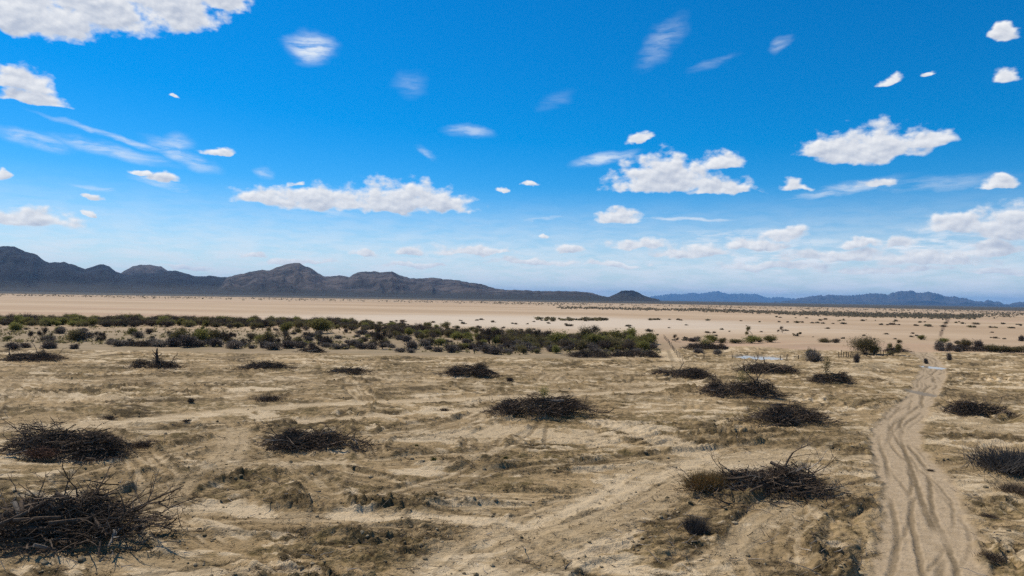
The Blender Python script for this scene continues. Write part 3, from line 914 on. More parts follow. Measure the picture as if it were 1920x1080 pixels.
# ------------------------------------------------------------------ mountains
def rock_material(name, rock_a, rock_b, scrub, foot):
    m, t, b = mat_new(name, .95, .1)
    geo = t.n('ShaderNodeNewGeometry'); pos = geo.outputs['Position']
    n1 = t.noise(pos, .006, 7, .62); n2 = t.noise(pos, .03, 6, .65)
    sp = t.n('ShaderNodeSeparateXYZ'); t.link(pos, sp.inputs[0])
    rock = t.mix(t.mapr(n1, .35, .65), rock_a, rock_b)
    rock = t.mix(t.mapr(n2, .45, .7, 0, .6), rock, rock_a)
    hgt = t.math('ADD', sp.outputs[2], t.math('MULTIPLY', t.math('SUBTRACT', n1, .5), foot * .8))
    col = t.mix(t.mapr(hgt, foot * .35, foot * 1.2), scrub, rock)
    t.link(col, b.inputs['Base Color'])
    bump = t.n('ShaderNodeBump'); bump.inputs['Strength'].default_value = .9; bump.inputs['Distance'].default_value = 12.0
    t.link(n2, bump.inputs['Height']); t.link(bump.outputs[0], b.inputs['Normal'])
    return m
SCRUB = (.038, .034, .026)
M_range = rock_material('volcanic_rock_cloud_shade', (.005, .005, .007), (.016, .015, .016), SCRUB, 70)  # dark volcanic rock, blackened further so the colour carries cloud shade
M_hill = rock_material('brown_hill_rock', (.026, .022, .020), (.115, .090, .074), SCRUB, 55)  # brown rock, its paler patches coloured in as sunlit facets
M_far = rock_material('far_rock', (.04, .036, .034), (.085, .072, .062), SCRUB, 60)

def mountain(name, prof, R, front, back, mat, label, seed, skirt=0.0, nseg=360, nrad=70, spur=1.0, wav=900.0):
    """a ridge whose crest follows the surveyed skyline at distance R, with spurs running down to the plain"""
    A = []; Z = []
    for (px, py) in prof:
        a, e = azel(px, py)
        A.append(math.radians(a)); Z.append(CAM_H + R * math.tan(math.radians(e)))
    A = np.array(A); Z = np.maximum(np.array(Z), 3.0)
    aa = np.linspace(A[0], A[-1], nseg)
    crest = np.interp(aa, A, Z)
    lat = aa * R
    crest = crest * (1 + .05 * fbm(lat / 260, lat * 0 + seed, 4, seed)) + (R / 6500.0) * (15 * fbm(lat / 150, lat * 0 + seed, 4, seed + 1, .65) + 10 * np.abs(fbm(lat / 90, lat * 0 + seed, 3, seed + 6)))
    t = np.concatenate([np.linspace(0, 1, int(nrad * .7)), np.linspace(1, 2, int(nrad * .3) + 1)[1:]])
    T, AA = np.meshgrid(t, aa, indexing='ij')
    CR = np.broadcast_to(crest, T.shape)
    rho = np.where(T <= 1, R - front * (1 - T), R + back * (T - 1))
    X = rho * np.sin(AA); Y = rho * np.cos(AA)
    tt = np.where(T <= 1, T, 2 - T)
    LAT = AA * R
    rid = 1 - 2 * np.abs(fbm(LAT / wav + .8 * fbm(X / 1500, Y / 1500, 2, seed + 8), tt * 1.3 + seed, 4, seed + 2, .55))
    ex = 1.6 - .95 * spur * rid
    body = np.power(np.clip((tt - skirt) / (1 - skirt), 0, 1), np.clip(ex, .5, 3.2))
    lowv = fbm(X / 420, Y / 420, 5, seed + 4, .55)
    low2 = 1 - 2 * np.abs(fbm(X / 260, Y / 260, 5, seed + 5, .6))
    z = CR * body
    z = z * (1 + (.50 * lowv + .42 * low2 * spur) * (1 - body) * 1.0)
    edge = np.minimum(1, np.minimum((AA - aa[0]), (aa[-1] - AA)) / (aa[-1] - aa[0]) / .04 + .0)
    sk = np.clip(tt / max(skirt * 1.3, .05), 0, 1)
    z = z + np.minimum(CR * .35, 16 + 30 * min(skirt, 1)) * sk * (.85 + .3 * lowv) * (1 - body)
    z = z * np.clip(edge, 0, 1) - 3.0 * (1 - np.clip(tt * 12, 0, 1)) - 3.0 * (1 - np.clip(edge * 3, 0, 1))
    n0, n1 = T.shape
    i = np.arange(n0 - 1)[:, None] * n1; j = np.arange(n1 - 1)[None, :]
    q = np.stack([i + j, i + j + 1, i + n1 + j + 1, i + n1 + j], -1).reshape(-1, 4)
    o = link(name, np_mesh(name, np.stack([X.ravel(), Y.ravel(), z.ravel()], 1), q, mat, smooth=True))
    tag(o, label, kind='structure')
    return o

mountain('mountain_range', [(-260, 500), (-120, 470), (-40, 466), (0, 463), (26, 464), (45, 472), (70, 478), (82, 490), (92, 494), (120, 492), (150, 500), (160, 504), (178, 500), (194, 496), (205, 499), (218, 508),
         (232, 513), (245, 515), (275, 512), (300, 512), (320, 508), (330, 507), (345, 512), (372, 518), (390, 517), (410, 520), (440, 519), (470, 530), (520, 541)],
         6800, 2900, 1500, M_range, 'long volcanic mountain range filling the left skyline, coloured dark navy for cloud shade', 3, skirt=.42, wav=700)
mountain('pale_dome_hill', [(200, 520), (230, 510), (245, 502), (262, 497), (280, 496), (300, 501), (318, 510), (345, 525), (380, 540)], 8600, 1500, 900, M_hill,
         'paler rounded mountain peeping from behind the dark range', 5, skirt=.1, nseg=120, nrad=44)
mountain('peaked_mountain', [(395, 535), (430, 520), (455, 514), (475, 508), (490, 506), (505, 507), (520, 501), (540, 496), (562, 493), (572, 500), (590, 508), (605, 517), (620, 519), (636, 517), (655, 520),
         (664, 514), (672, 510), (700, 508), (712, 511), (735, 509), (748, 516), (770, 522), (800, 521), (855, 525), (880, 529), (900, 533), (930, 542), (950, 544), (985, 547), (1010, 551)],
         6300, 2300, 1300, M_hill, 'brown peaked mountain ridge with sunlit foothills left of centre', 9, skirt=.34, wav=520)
mountain('low_ridge', [(880, 552), (930, 545), (960, 545), (985, 545), (1010, 546), (1040, 545), (1075, 546), (1110, 551), (1135, 556), (1170, 561)], 5600, 1700, 900, M_hill,
         'low dark ridge tapering away beside the butte', 14, skirt=.3, nseg=200, nrad=44, wav=600)
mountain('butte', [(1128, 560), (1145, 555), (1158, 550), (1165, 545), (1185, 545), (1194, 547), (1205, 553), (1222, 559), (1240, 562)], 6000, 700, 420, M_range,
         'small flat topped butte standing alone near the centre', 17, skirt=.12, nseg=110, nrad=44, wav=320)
mountain('far_blue_range', [(1195, 562), (1222, 556), (1240, 554), (1262, 551), (1278, 552), (1298, 549), (1310, 551), (1330, 548), (1346, 546), (1362, 551), (1392, 551), (1420, 552), (1440, 559), (1460, 557), (1480, 559), (1510, 563), (1540, 566)],
         42000, 5000, 3500, M_far, 'pale blue mountains farthest away at the middle of the horizon', 21, skirt=.1, nseg=220, nrad=36, wav=1600)
mountain('blue_mountain_range', [(1440, 569), (1480, 564), (1510, 557), (1540, 554), (1575, 554), (1600, 554), (1630, 551), (1650, 550), (1665, 553), (1680, 547), (1710, 546), (1722, 550), (1738, 548), (1758, 550), (1772, 556), (1790, 556),
         (1810, 560), (1830, 565), (1845, 566), (1856, 563), (1870, 566), (1885, 571), (1900, 573), (1925, 576)], 25000, 4600, 3000, M_far, 'deep blue mountain range along the right skyline', 25, skirt=.18, wav=1100)
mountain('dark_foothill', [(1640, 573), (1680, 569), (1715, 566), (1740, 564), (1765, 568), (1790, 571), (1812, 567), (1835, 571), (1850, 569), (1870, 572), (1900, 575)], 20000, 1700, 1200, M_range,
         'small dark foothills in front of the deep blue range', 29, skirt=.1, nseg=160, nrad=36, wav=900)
mountain('edge_mountain', [(1870, 574), (1895, 570), (1912, 566), (1930, 563), (1960, 556), (2000, 552), (2080, 556), (2180, 566)], 24000, 3200, 2200, M_far,
         'blue mountain rising at the far right edge', 33, skirt=.15, nseg=130, nrad=36, wav=900)

# ------------------------------------------------------------------ plant and wood materials
def wood_material(name, a, bcol, scale=6.0):
    m, t, b = mat_new(name, .92, .15)
    tc_ = t.n('ShaderNodeTexCoord'); oi = t.n('ShaderNodeObjectInfo')
    n = t.noise(tc_.outputs['Object'], scale, 4, .6)
    geo = t.n('ShaderNodeNewGeometry'); isl = geo.outputs['Random Per Island']
    col = t.mix(t.mapr(n, .3, .7), a, bcol)
    col = t.mix(t.math('MULTIPLY', oi.outputs['Random'], .35), col, a)
    col = t.mix(t.mapr(isl, .55, 1.0, 0, .8), col, tuple(min(.5, c * 1.9) for c in bcol))
    t.link(col, b.inputs['Base Color'])
    return m
def leaf_material(name, a, bcol, c):
    m, t, b = mat_new(name, .8, .2)
    tc_ = t.n('ShaderNodeTexCoord'); oi = t.n('ShaderNodeObjectInfo'); geo = t.n('ShaderNodeNewGeometry')
    n = t.noise(tc_.outputs['Object'], 1.4, 3, .6)
    col = t.mix(t.mapr(n, .35, .65), a, bcol)
    col = t.mix(t.math('MULTIPLY', geo.outputs['Random Per Island'], .6), col, c)
    hs = t.n('ShaderNodeHueSaturation')
    t.put(hs.inputs['Value'], t.mapr(oi.outputs['Random'], 0, 1, .75, 1.3, smooth=False))
    t.put(hs.inputs['Hue'], t.mapr(oi.outputs['Random'], 0, 1, .488, .51, smooth=False))
    t.link(col, hs.inputs['Color'])
    t.link(hs.outputs[0], b.inputs['Base Color'])
    tr = t.n('ShaderNodeBsdfTranslucent'); t.link(hs.outputs[0], tr.inputs['Color'])
    mx_ = t.n('ShaderNodeMixShader'); mx_.inputs[0].default_value = .5
    t.link(b.outputs[0], mx_.inputs[1]); t.link(tr.outputs[0], mx_.inputs[2])
    t.link(mx_.outputs[0], m.node_tree.nodes['Material Output'].inputs['Surface'])
    return m
M_dead = wood_material('dead_wood', (.038, .025, .016), (.135, .096, .064))
M_grey = wood_material('weathered_wood', (.10, .08, .06), (.25, .205, .155))
M_twig = wood_material('dead_twigs', (.040, .026, .017), (.120, .084, .055), 2.0)
M_brown = wood_material('brown_twigs', (.055, .038, .026), (.105, .075, .05), 2.0)
M_red = wood_material('red_brown_twigs', (.07, .036, .022), (.12, .065, .04), 2.0)
M_post = wood_material('post_wood', (.035, .028, .022), (.07, .055, .042))
M_wire = wood_material('rusty_wire', (.05, .04, .033), (.09, .07, .055))
M_trunk = wood_material('mesquite_bark', (.03, .024, .019), (.065, .05, .038))
M_olive = leaf_material('olive_leaves', (.115, .094, .036), (.18, .148, .056), (.24, .195, .088))
M_green = leaf_material('green_leaves', (.135, .128, .032), (.22, .205, .050), (.28, .25, .085))
M_salt = leaf_material('grey_saltbush', (.15, .122, .10), (.23, .19, .155), (.32, .27, .21))
M_bare = leaf_material('bare_twig_haze', (.11, .077, .052), (.17, .125, .085), (.22, .175, .11))
M_straw = leaf_material('dry_straw', (.34, .24, .09), (.45, .33, .13), (.52, .40, .19))
M_greytuft = leaf_material('grey_dry_stems', (.055, .047, .042), (.12, .105, .092), (.20, .18, .16))

# ------------------------------------------------------------------ branches and logs for the piles
def crooked(rng, start, d, length, k=5, wob=.18):
    p = [np.array(start, float)]; d = np.array(d, float); d /= np.linalg.norm(d)
    for _ in range(k):
        d = d + rng.normal(size=3) * wob; d /= np.linalg.norm(d)
        p.append(p[-1] + d * length / k)
    return np.array(p)

def branch_into(S, rng, start, d, length, r, depth, sides=4):
    pts = crooked(rng, start, d, length)
    S.tube(pts, np.linspace(r, r * .4, len(pts)), sides if depth > 1 else 3, cap=depth > 1)
    if depth > 0:
        for _ in range(rng.randint(2, 5)):
            t = rng.uniform(.3, .95); q = pts[0] + (pts[-1] - pts[0]) * 0
            f = t * (len(pts) - 1); i0 = int(f); q = pts[i0] + (pts[min(i0 + 1, len(pts) - 1)] - pts[i0]) * (f - i0)
            dd = pts[-1] - pts[0]; dd = dd / np.linalg.norm(dd) + rng.normal(size=3) * .65
            branch_into(S, rng, q, dd, length * rng.uniform(.3, .6), r * .5, depth - 1, 3)

BRANCH = []
for k in range(12):
    rng = np.random.RandomState(100 + k); S = Sticks()
    branch_into(S, rng, (0, 0, 0), (1, 0, .05), 1.0, .018, 2)
    BRANCH.append(S.mesh('branch', M_dead))
LOGS = []
for k in range(6):
    rng = np.random.RandomState(200 + k); S = Sticks()
    pts = crooked(rng, (-.5, 0, 0), (1, 0, 0), 1.0, 4, .10)
    S.tube(pts, np.linspace(.052, .036, 5) * rng.uniform(.9, 1.1, 5), 7)
    if k % 2: S.tube(crooked(rng, pts[2], (.5, .5, .4), .3, 3), [.03, .025, .02, .016], 5)
    LOGS.append(S.mesh('log', M_dead))
for me in LOGS[:]:
    m2 = me.copy(); m2.materials[0] = M_grey; LOGS.append(m2)
GREYB = []
for me in BRANCH[:4]:
    m2 = me.copy(); m2.materials[0] = M_grey; GREYB.append(m2)

def brush_pile(name, p, label, seed, cat='brush pile', group=None, nb=14, nl=5, dens=1.0, mat=None, flat=False, top=None, lean=0.0):
    px, py, hw, dep, hg = pile_geo(p)
    rng = np.random.RandomState(seed)
    z0 = ground_height(px, py) - p[4] * .25
    root = empty(name, (px, py, z0), rng.uniform(-.12, .12))
    tag(root, label, cat, group)
    # the tangle itself: thousands of interlocked sticks heaped in a low mound
    S = Sticks()
    lump = [(rng.uniform(-.75, .75) * hw, rng.uniform(-.4, .4) * dep, rng.uniform(.14, .42) * hw, rng.uniform(.65, 1.12)) for _ in range(7)]
    def top_of(x, y):
        d2 = np.clip((x / hw) ** 2 + (y / dep) ** 2, 0, 1)
        b_ = (1 - d2) ** .55 * .60
        for lx, ly, lr, lh in lump:
            b_ = np.maximum(b_, lh * np.exp(-((x - lx) ** 2 + ((y - ly) * 1.6) ** 2) / (lr * lr)) * (1 - d2) ** .3)
        return hg * b_
    area = hw * dep
    n1 = int(min(1100, 80 + 60 * area) * dens)
    a = rng.uniform(0, 2 * np.pi, n1); q = np.sqrt(rng.uniform(0, 1, n1)) * (1 + .20 * np.sin(2 * a + seed) + .16 * np.sin(5 * a + 2 * seed) + .10 * np.sin(11 * a + 3 * seed))
    X = hw * q * np.cos(a); Y = dep * q * np.sin(a)
    lk = rng.randint(0, len(lump), n1); gl = rng.rand(n1) < .72; LA = np.array(lump)
    X = np.where(gl, LA[lk, 0] + rng.normal(size=n1) * LA[lk, 2] * .55, X); Y = np.where(gl, LA[lk, 1] + rng.normal(size=n1) * dep * .34, Y)
    Zt = top_of(X, Y) * rng.uniform(0, 1, n1) ** .7
    for k in range(n1):
        th = rng.normal(0, .75) + (np.pi if rng.rand() < .5 else 0)
        L = rng.uniform(.5, 1.7) * min(1.0, hw / 2.5 + .3)
        dv = np.array([math.cos(th), math.sin(th), rng.normal(.06, .32)])
        c = np.array([X[k], Y[k], Zt[k] + .03]) - dv * L * .5
        c[2] = max(c[2], .02 - .1)
        pts = crooked(rng, c, dv, L, 3, .2)
        pts[:, 2] = np.maximum(pts[:, 2], -.15)
        r = rng.uniform(.012, .042)
        S.tube(pts, [r, r * .9, r * .7, r * .4], 3, cap=False)
    n2 = int(min(9000, 450 + 420 * area) * dens)
    a = rng.uniform(0, 2 * np.pi, n2); q = np.sqrt(rng.uniform(0, 1, n2)) * 1.06 * (1 + .20 * np.sin(2 * a + seed) + .16 * np.sin(5 * a + 2 * seed) + .10 * np.sin(11 * a + 3 * seed))
    A = np.stack([hw * q * np.cos(a), dep * q * np.sin(a), np.zeros(n2)], 1)
    lk = rng.randint(0, len(lump), n2); gl = rng.rand(n2) < .78
    A[:, 0] = np.where(gl, LA[lk, 0] + rng.normal(size=n2) * LA[lk, 2] * .6, A[:, 0]); A[:, 1] = np.where(gl, LA[lk, 1] + rng.normal(size=n2) * dep * .36, A[:, 1])
    A[:, 2] = top_of(A[:, 0], A[:, 1]) * rng.uniform(0, 1.08, n2)
    D = rng.normal(size=(n2, 3)) * np.array([1, .8, .62]); D /= np.linalg.norm(D, axis=1)[:, None]
    D[:, 0] += .6 * np.sign(A[:, 0]); D[:, 2] = np.abs(D[:, 2]) * .8 - .12
    B = A + D * (rng.gamma(2.0, .15, n2) + .12)[:, None]
    S.slivers(A, B, rng.uniform(.006, .019, n2))
    o = link('branch_tangle', S.mesh('branch_tangle', mat or M_twig), root)
    o['kind'] = 'stuff'
    for k in range(nb):
        gy = rng.rand() < .14
        me = GREYB[rng.randint(4)] if gy else BRANCH[rng.randint(12)]
        x = rng.uniform(-.8, .8) * hw; y = rng.uniform(-.85, .5) * dep
        z = float(top_of(x, y)) * rng.uniform(.4, .95)
        L = rng.uniform(.7, 2.0) * min(1.1, hw / 3 + .25)
        th = rng.normal(0, .6) + (0 if x > 0 else np.pi)
        link('branch', me, root, (x, y, z), (rng.uniform(-3, 3), -rng.uniform(-.15, .5), th), (L, L, L))
    for k in range(nl):
        gy = rng.rand() < .2
        me = LOGS[rng.randint(6) + (6 if gy else 0)]
        x = rng.uniform(-.75, .75) * hw; y = rng.uniform(-.95, .3) * dep
        z = float(top_of(x, y)) * rng.uniform(.5, 1.0) + .04
        L = rng.uniform(.8, 2.0) * min(1.0, hw / 3 + .3)
        link('log', me, root, (x, y, z), (rng.uniform(-3, 3), rng.normal(0, .22), rng.uniform(-1.2, 1.2)), (L, L * rng.uniform(.7, 1.3), L))
    return root, hw, dep, hg, rng

def sprig(root, x, y, z, h, r, mat, name, rng, n=900, leaf=.07, stems=7):
    """leafy shoots or dry stems standing in a pile: a part of it"""
    S = Sticks()
    for k in range(stems):
        d = np.array([rng.normal(0, .35), rng.normal(0, .35), 1.0])
        pts = crooked(rng, (rng.normal(0, r * .25), rng.normal(0, r * .25), 0), d, h * rng.uniform(.6, 1), 4, .12)
        S.tube(pts, [.018, .014, .011, .008, .005], 3, cap=False)
    c = rng.normal(size=(n, 3)) * np.array([r * .5, r * .5, h * .24]) + np.array([0, 0, h * .6])
    c[:, 2] = np.clip(c[:, 2], .05, None)
    S.leaves(c, rng.uniform(leaf * .6, leaf * 1.3, n), rng)
    return link(name, S.mesh(name, mat), root, (x, y, z))

NEARP = 'cleared brush piles on the bulldozed ground'
specs = [
    ('flat dark brush pile cut by the left edge below the scrub belt', dict(nb=10, nl=3)),
    ('dark brush pile with a stump sticking straight up from it', dict(nb=8, nl=3)),
    ('low ragged brush pile directly below the bare trees, third from the left edge', dict(nb=10, nl=3)),
    ('thin flat scatter of dead branches between two fuller piles', dict(nb=9, nl=2, dens=.5)),
    ('rounded dome of dead brush with twigs bristling from its top', dict(nb=16, nl=2, dens=1.5)),
    ('long brush pile with pale bent sticks at its left end', dict(nb=14, nl=7)),
    ('wide dark brush pile with an upright forked branch near the fence pond', dict(nb=18, nl=5, dens=1.3)),
    ('arched brush pile of long bent limbs in front of the pond', dict(nb=18, nl=6)),
    ('dark brush pile with a green shoot rising behind it', dict(nb=8, nl=2)),
    ('large brush pile in the middle with green shoots on top', dict(nb=34, nl=6, dens=1.3)),
    ('low spreading brush pile on a slope left of the road bend', dict(nb=26, nl=6, dens=1.1)),
    ('compact black brush pile standing beside a pale scraped patch', dict(nb=36, nl=9, dens=1.3)),
    ('big soft brown brush pile at the left edge with a rusty patch', dict(nb=30, nl=7, dens=1.5)),
    ('huge brush pile in the lower left corner with logs and long limbs', dict(nb=70, nl=14, dens=1.7)),
    ('big brush pile on an earth mound with a straw bush at its left end', dict(nb=46, nl=12, dens=1.3)),
    ('dark brush pile right of the road beside muddy puddles', dict(nb=20, nl=4)),
    ('little heap of pale bleached sticks at the scrub edge', dict(nb=8, nl=6)),
    ('brush heap at the front of the scrub belt, toward the left', dict(nb=6, nl=2)),
    ('flat reddish brush heap at the right end of the scrub belt', dict(nb=8, nl=2)),
    ('dark tangled heap under the green tree by the two-track', dict(nb=10, nl=3)),
    ('dark brush mound behind the fence with green bush growing over it', dict(nb=8, nl=2)),
    ('small dark brush windrow right of the pond trees', dict(nb=5, nl=2)),
    ('dark tangle of brush among the shrubs right of the road', dict(nb=8, nl=2)),
]
PILE_ROOTS = []
for k, (p, (lab, kw)) in enumerate(zip(PILES, specs)):
    if k in (12,): kw['mat'] = M_twig
    if k in (18,): kw['mat'] = M_brown
    PILE_ROOTS.append(brush_pile('brush_pile', p, lab, 300 + k, group=NEARP, **kw))

def extra_branch(k, fx, fy, fz, L, rot, me=None, thick=1.0):
    root, hw, dep, hg, rng = PILE_ROOTS[k]
    link('branch', me or BRANCH[(k * 3 + int(L * 7)) % 12], root, (fx * hw, fy * dep, fz * hg), rot, (L, L * thick, L * thick))
# stump of pile 2, upright limbs of the others
root, hw, dep, hg, rng = PILE_ROOTS[1]
S = Sticks()
S.tube([(0, 0, 0), (.03, 0, .9), (-.02, .03, 1.7), (.02, .02, 2.4)], [.26, .2, .15, .07], 7)
for d in ((.6, 0, .5), (-.5, .1, .6), (.2, -.5, .8), (-.3, -.3, .5), (.4, .3, .2), (-.7, 0, .3)):
    S.tube(crooked(rng, (0, 0, rng.uniform(.6, 1.6)), d, .9, 4), [.09, .07, .05, .04, .03], 4)
link('stump', S.mesh('stump', M_dead), root, (.05 * hw, 0, hg * .35))
extra_branch(0, -.75, -.3, .6, 2.6, (0, -.5, 2.9), thick=2.5)
extra_branch(0, .1, -.1, .7, 1.8, (0, -1.35, 0), thick=2.5)
extra_branch(0, .3, -.1, .6, 1.8, (0, -.9, .4), thick=2.5)
extra_branch(1, .5, -.1, .4, 2.2, (0, -.35, .2), thick=2.5)
extra_branch(5, -.1, 0, .7, 2.0, (0, -1.25, .3), thick=2)
extra_branch(6, .4, -.4, .5, 3.0, (0, -1.15, 2.6), thick=2.2)
extra_branch(6, .45, -.4, .5, 2.6, (0, -.8, .1), thick=2.2)
extra_branch(6, .4, -.3, .6, 2.4, (0, -1.4, .1), thick=2.2)
extra_branch(7, -.5, -.3, .4, 3.2, (0, -.08, 3.2), thick=2)
extra_branch(7, -.4, 0, .8, 2.8, (0, .05, 3.0), thick=2)
extra_branch(14, .25, 0, .8, 1.9, (0, -1.5, 1.2), thick=2.2)
extra_branch(14, .3, -.2, .8, 2.2, (0, -.15, .1), GREYB[1], 1.8)
extra_branch(14, .3, -.9, .1, 1.6, (0, .25, -1.3), thick=2)
extra_branch(13, .5, 0, .5, 2.6, (0, -.36, .25), thick=1.2)
extra_branch(13, .5, .1, .5, 2.8, (1.5, -.32, .15), thick=1.2)
extra_branch(13, .1, .1, .8, 1.7, (0, -.7, .6), thick=1.1)
extra_branch(13, -.25, .2, .8, 1.5, (0, -1.2, .9), thick=1.2)
extra_branch(13, -.55, .1, .6, 1.4, (0, -.8, .7), thick=1.1)
extra_branch(13, -.1, .2, .8, 1.8, (0, -1.45, .3), thick=1.4)
root, hw, dep, hg, rng = PILE_ROOTS[13]
for (fx, fy, fz, L, rot, me) in ((.70, -.75, .22, 1.0, (0, .5, -1.0), LOGS[7]), (.64, -.95, .10, .8, (0, .4, -.9), LOGS[2]), (.15, -.6, .45, 1.7, (0, .02, .12), LOGS[0]),
                                 (-.2, -.6, .6, 1.8, (0, -.12, .42), LOGS[2]), (-.35, -.65, .5, 1.7, (0, -.1, .5), LOGS[3]), (-.05, -.7, .35, 1.6, (0, .05, .1), LOGS[4])):
    link('log', me, root, (fx * hw, fy * dep, fz * hg), rot, (L, L * 1.1, L * 1.1))
# green shoots, straw bush, rusty patch
root, hw, dep, hg, rng = PILE_ROOTS[9]
o = sprig(root, 0, .2, hg * .55, 1.2, .45, M_green, 'green_shoot', rng)
root, hw, dep, hg, rng = PILE_ROOTS[8]
o = sprig(root, -.25 * hw, .3, hg * .3, 2.9, .55, M_olive, 'green_shoot', rng, 1200, .09)
root, hw, dep, hg, rng = PILE_ROOTS[6]
sprig(root, .15 * hw, .3, hg * .5, 1.7, .9, M_olive, 'green_shoot', rng, 900, .08)
root, hw, dep, hg, rng = PILE_ROOTS[20]
sprig(root, 0, .8, hg * .2, 2.0, 1.5, M_green, 'green_shoot', rng, 1600, .12)
root, hw, dep, hg, rng = PILE_ROOTS[14]
S = Sticks()
n = 1700
A = np.stack([rng.normal(0, .35, n), rng.normal(0, .3, n), np.zeros(n)], 1)
D = np.stack([rng.normal(0, .5, n), rng.normal(0, .4, n), rng.uniform(.25, 1, n)], 1); D /= np.linalg.norm(D, axis=1)[:, None]
A = A + D * rng.uniform(0, .75, n)[:, None]
S.slivers(A, A + D * rng.uniform(.3, .7, n)[:, None] + rng.normal(0, .08, (n, 3)), .014)
link('straw_bush', S.mesh('straw_bush', M_straw), root, (-.78 * hw, -.1, .1), scale=(1.25, 1, 1))
root, hw, dep, hg, rng = PILE_ROOTS[12]
S = Sticks(); n = 1500
A = np.stack([rng.normal(0, .5, n), rng.normal(0, .3, n), np.abs(rng.normal(.1, .22, n))], 1)
S.slivers(A, A + rng.normal(0, .22, (n, 3)) * np.array([1, 1, .5]), .013)
link('rusty_brush', S.mesh('rusty_brush', M_red), root, (.02 * hw, -.95 * dep, .15))

# ------------------------------------------------------------------ shrubs and trees: a few kinds, then copies
def blob_points(rng, n, rx, ry, rz, lumps, zc):
    """points gathered in clumps inside a crown"""
    L = []
    for _ in range(lumps):
        v = rng.normal(size=3); v /= np.linalg.norm(v); v *= rng.uniform(.25, .85)
        L.append((v[0] * rx, v[1] * ry, zc + v[2] * rz, rng.uniform(.22, .42)))
    L = np.array(L)
    k = rng.randint(0, lumps, n)
    P = L[k, :3] + rng.normal(size=(n, 3)) * (L[k, 3:4] * np.array([[rx, ry, rz]]))
    return P

def make_saltbush(seed, mat):
    rng = np.random.RandomState(seed); S = Sticks()
    n = 1300
    P = blob_points(rng, n, .8, .75, .38, 13, .34)
    P[:, 2] = np.abs(P[:, 2])
    d = P / (np.linalg.norm(P, axis=1)[:, None] + .1)
    S.slivers(P - d * .12, P + d * .18 + rng.normal(size=(n, 3)) * .07, .016)
    S.leaves(P[:800] + rng.normal(size=(800, 3)) * .05, rng.uniform(.06, .13, 800), rng)
    fol = S.mesh('foliage', mat)
    S = Sticks()
    for _ in range(12):
        a = rng.uniform(0, 6.28)
        S.tube(crooked(rng, (0, 0, 0), (math.cos(a), math.sin(a), .7), .7, 3), [.025, .02, .015, .008], 3)
    return [('foliage', fol), ('stem', S.mesh('stem', M_trunk))]

def make_bush(seed, mat, tall=1.0, n=2600, stems=9, leaf=.12, twig=.4):
    """mesquite or creosote: many stems fanning up into an open crown"""
    rng = np.random.RandomState(seed); S = Sticks(); F_ = Sticks()
    tips = []
    for k in range(stems):
        a = rng.uniform(0, 6.28); sp = rng.uniform(.25, .8)
        pts = crooked(rng, (rng.normal(0, .12), rng.normal(0, .12), 0), (math.cos(a) * sp, math.sin(a) * sp, 1), tall * rng.uniform(.9, 1.35), 4, .16)
        S.tube(pts, [.045, .036, .028, .02, .01], 4)
        for _ in range(4):
            q = pts[rng.randint(1, 4)]
            p2 = crooked(rng, q, (rng.normal(0, .7), rng.normal(0, .7), .8), tall * rng.uniform(.4, .8), 3, .2)
            S.tube(p2, [.018, .014, .01, .006], 3, cap=False)
            tips.append(p2[-1]); tips.append(p2[2])
        tips.append(pts[-1])
    tips = np.array(tips)
    k = rng.randint(0, len(tips), n)
    P = tips[k] + rng.normal(size=(n, 3)) * np.array([.20, .20, .17]) * tall
    P[:, 2] = np.clip(P[:, 2], .08, None)
    nt = int(n * twig)
    d = rng.normal(size=(nt, 3)) * .12 + np.array([0, 0, .12])
    F_.slivers(P[:nt] - d, P[:nt] + d, .011)
    F_.leaves(P[nt:], rng.uniform(leaf * .6, leaf * 1.3, n - nt), rng)
    return [('crown', F_.mesh('crown', mat)), ('stem', S.mesh('stem', M_trunk))]

def tree_into(S, rng, p, d, L, r, depth, tips, spread=.55):
    pts = crooked(rng, p, d, L, 4, .13)
    S.tube(pts, np.linspace(r, r * .62, 5), 6 if depth > 2 else 4, cap=False)
    if depth == 0:
        tips.append(pts[-1]); tips.append(pts[2]); return
    for _ in range(rng.randint(2, 4)):
        dd = pts[-1] - pts[-2]; dd = dd / np.linalg.norm(dd) + rng.normal(size=3) * spread + np.array([0, 0, .15])
        tree_into(S, rng, pts[-1], dd, L * rng.uniform(.6, .85), r * .58, depth - 1, tips, spread)

def make_tree(seed, mat, h=3.6, n=1500, stems=2, leaf=.1, twig=.8, spread=.55, first=.35):
    rng = np.random.RandomState(seed); S = Sticks(); F_ = Sticks(); tips = []
    for k in range(stems):
        a = rng.uniform(0, 6.28); s = .45 if stems > 1 else .1
        tree_into(S, rng, (rng.normal(0, .06), rng.normal(0, .06), -.1), (math.cos(a) * s, math.sin(a) * s, 1), h * first, .10 * h / 3.6, 3, tips, spread)
    tips = np.array(tips)
    k = rng.randint(0, len(tips), n)
    P = tips[k] + rng.normal(size=(n, 3)) * .22 * h / 3.6
    nt = int(n * twig)
    d = rng.normal(size=(nt, 3)) * .15 + np.array([0, 0, .10])
    F_.slivers(P[:nt] - d * .6, P[:nt] + d, .010)
    if n > nt: F_.leaves(P[nt:], rng.uniform(leaf * .6, leaf * 1.3, n - nt), rng)
    return [('crown', F_.mesh('crown', mat)), ('trunk', S.mesh('trunk', M_trunk))]

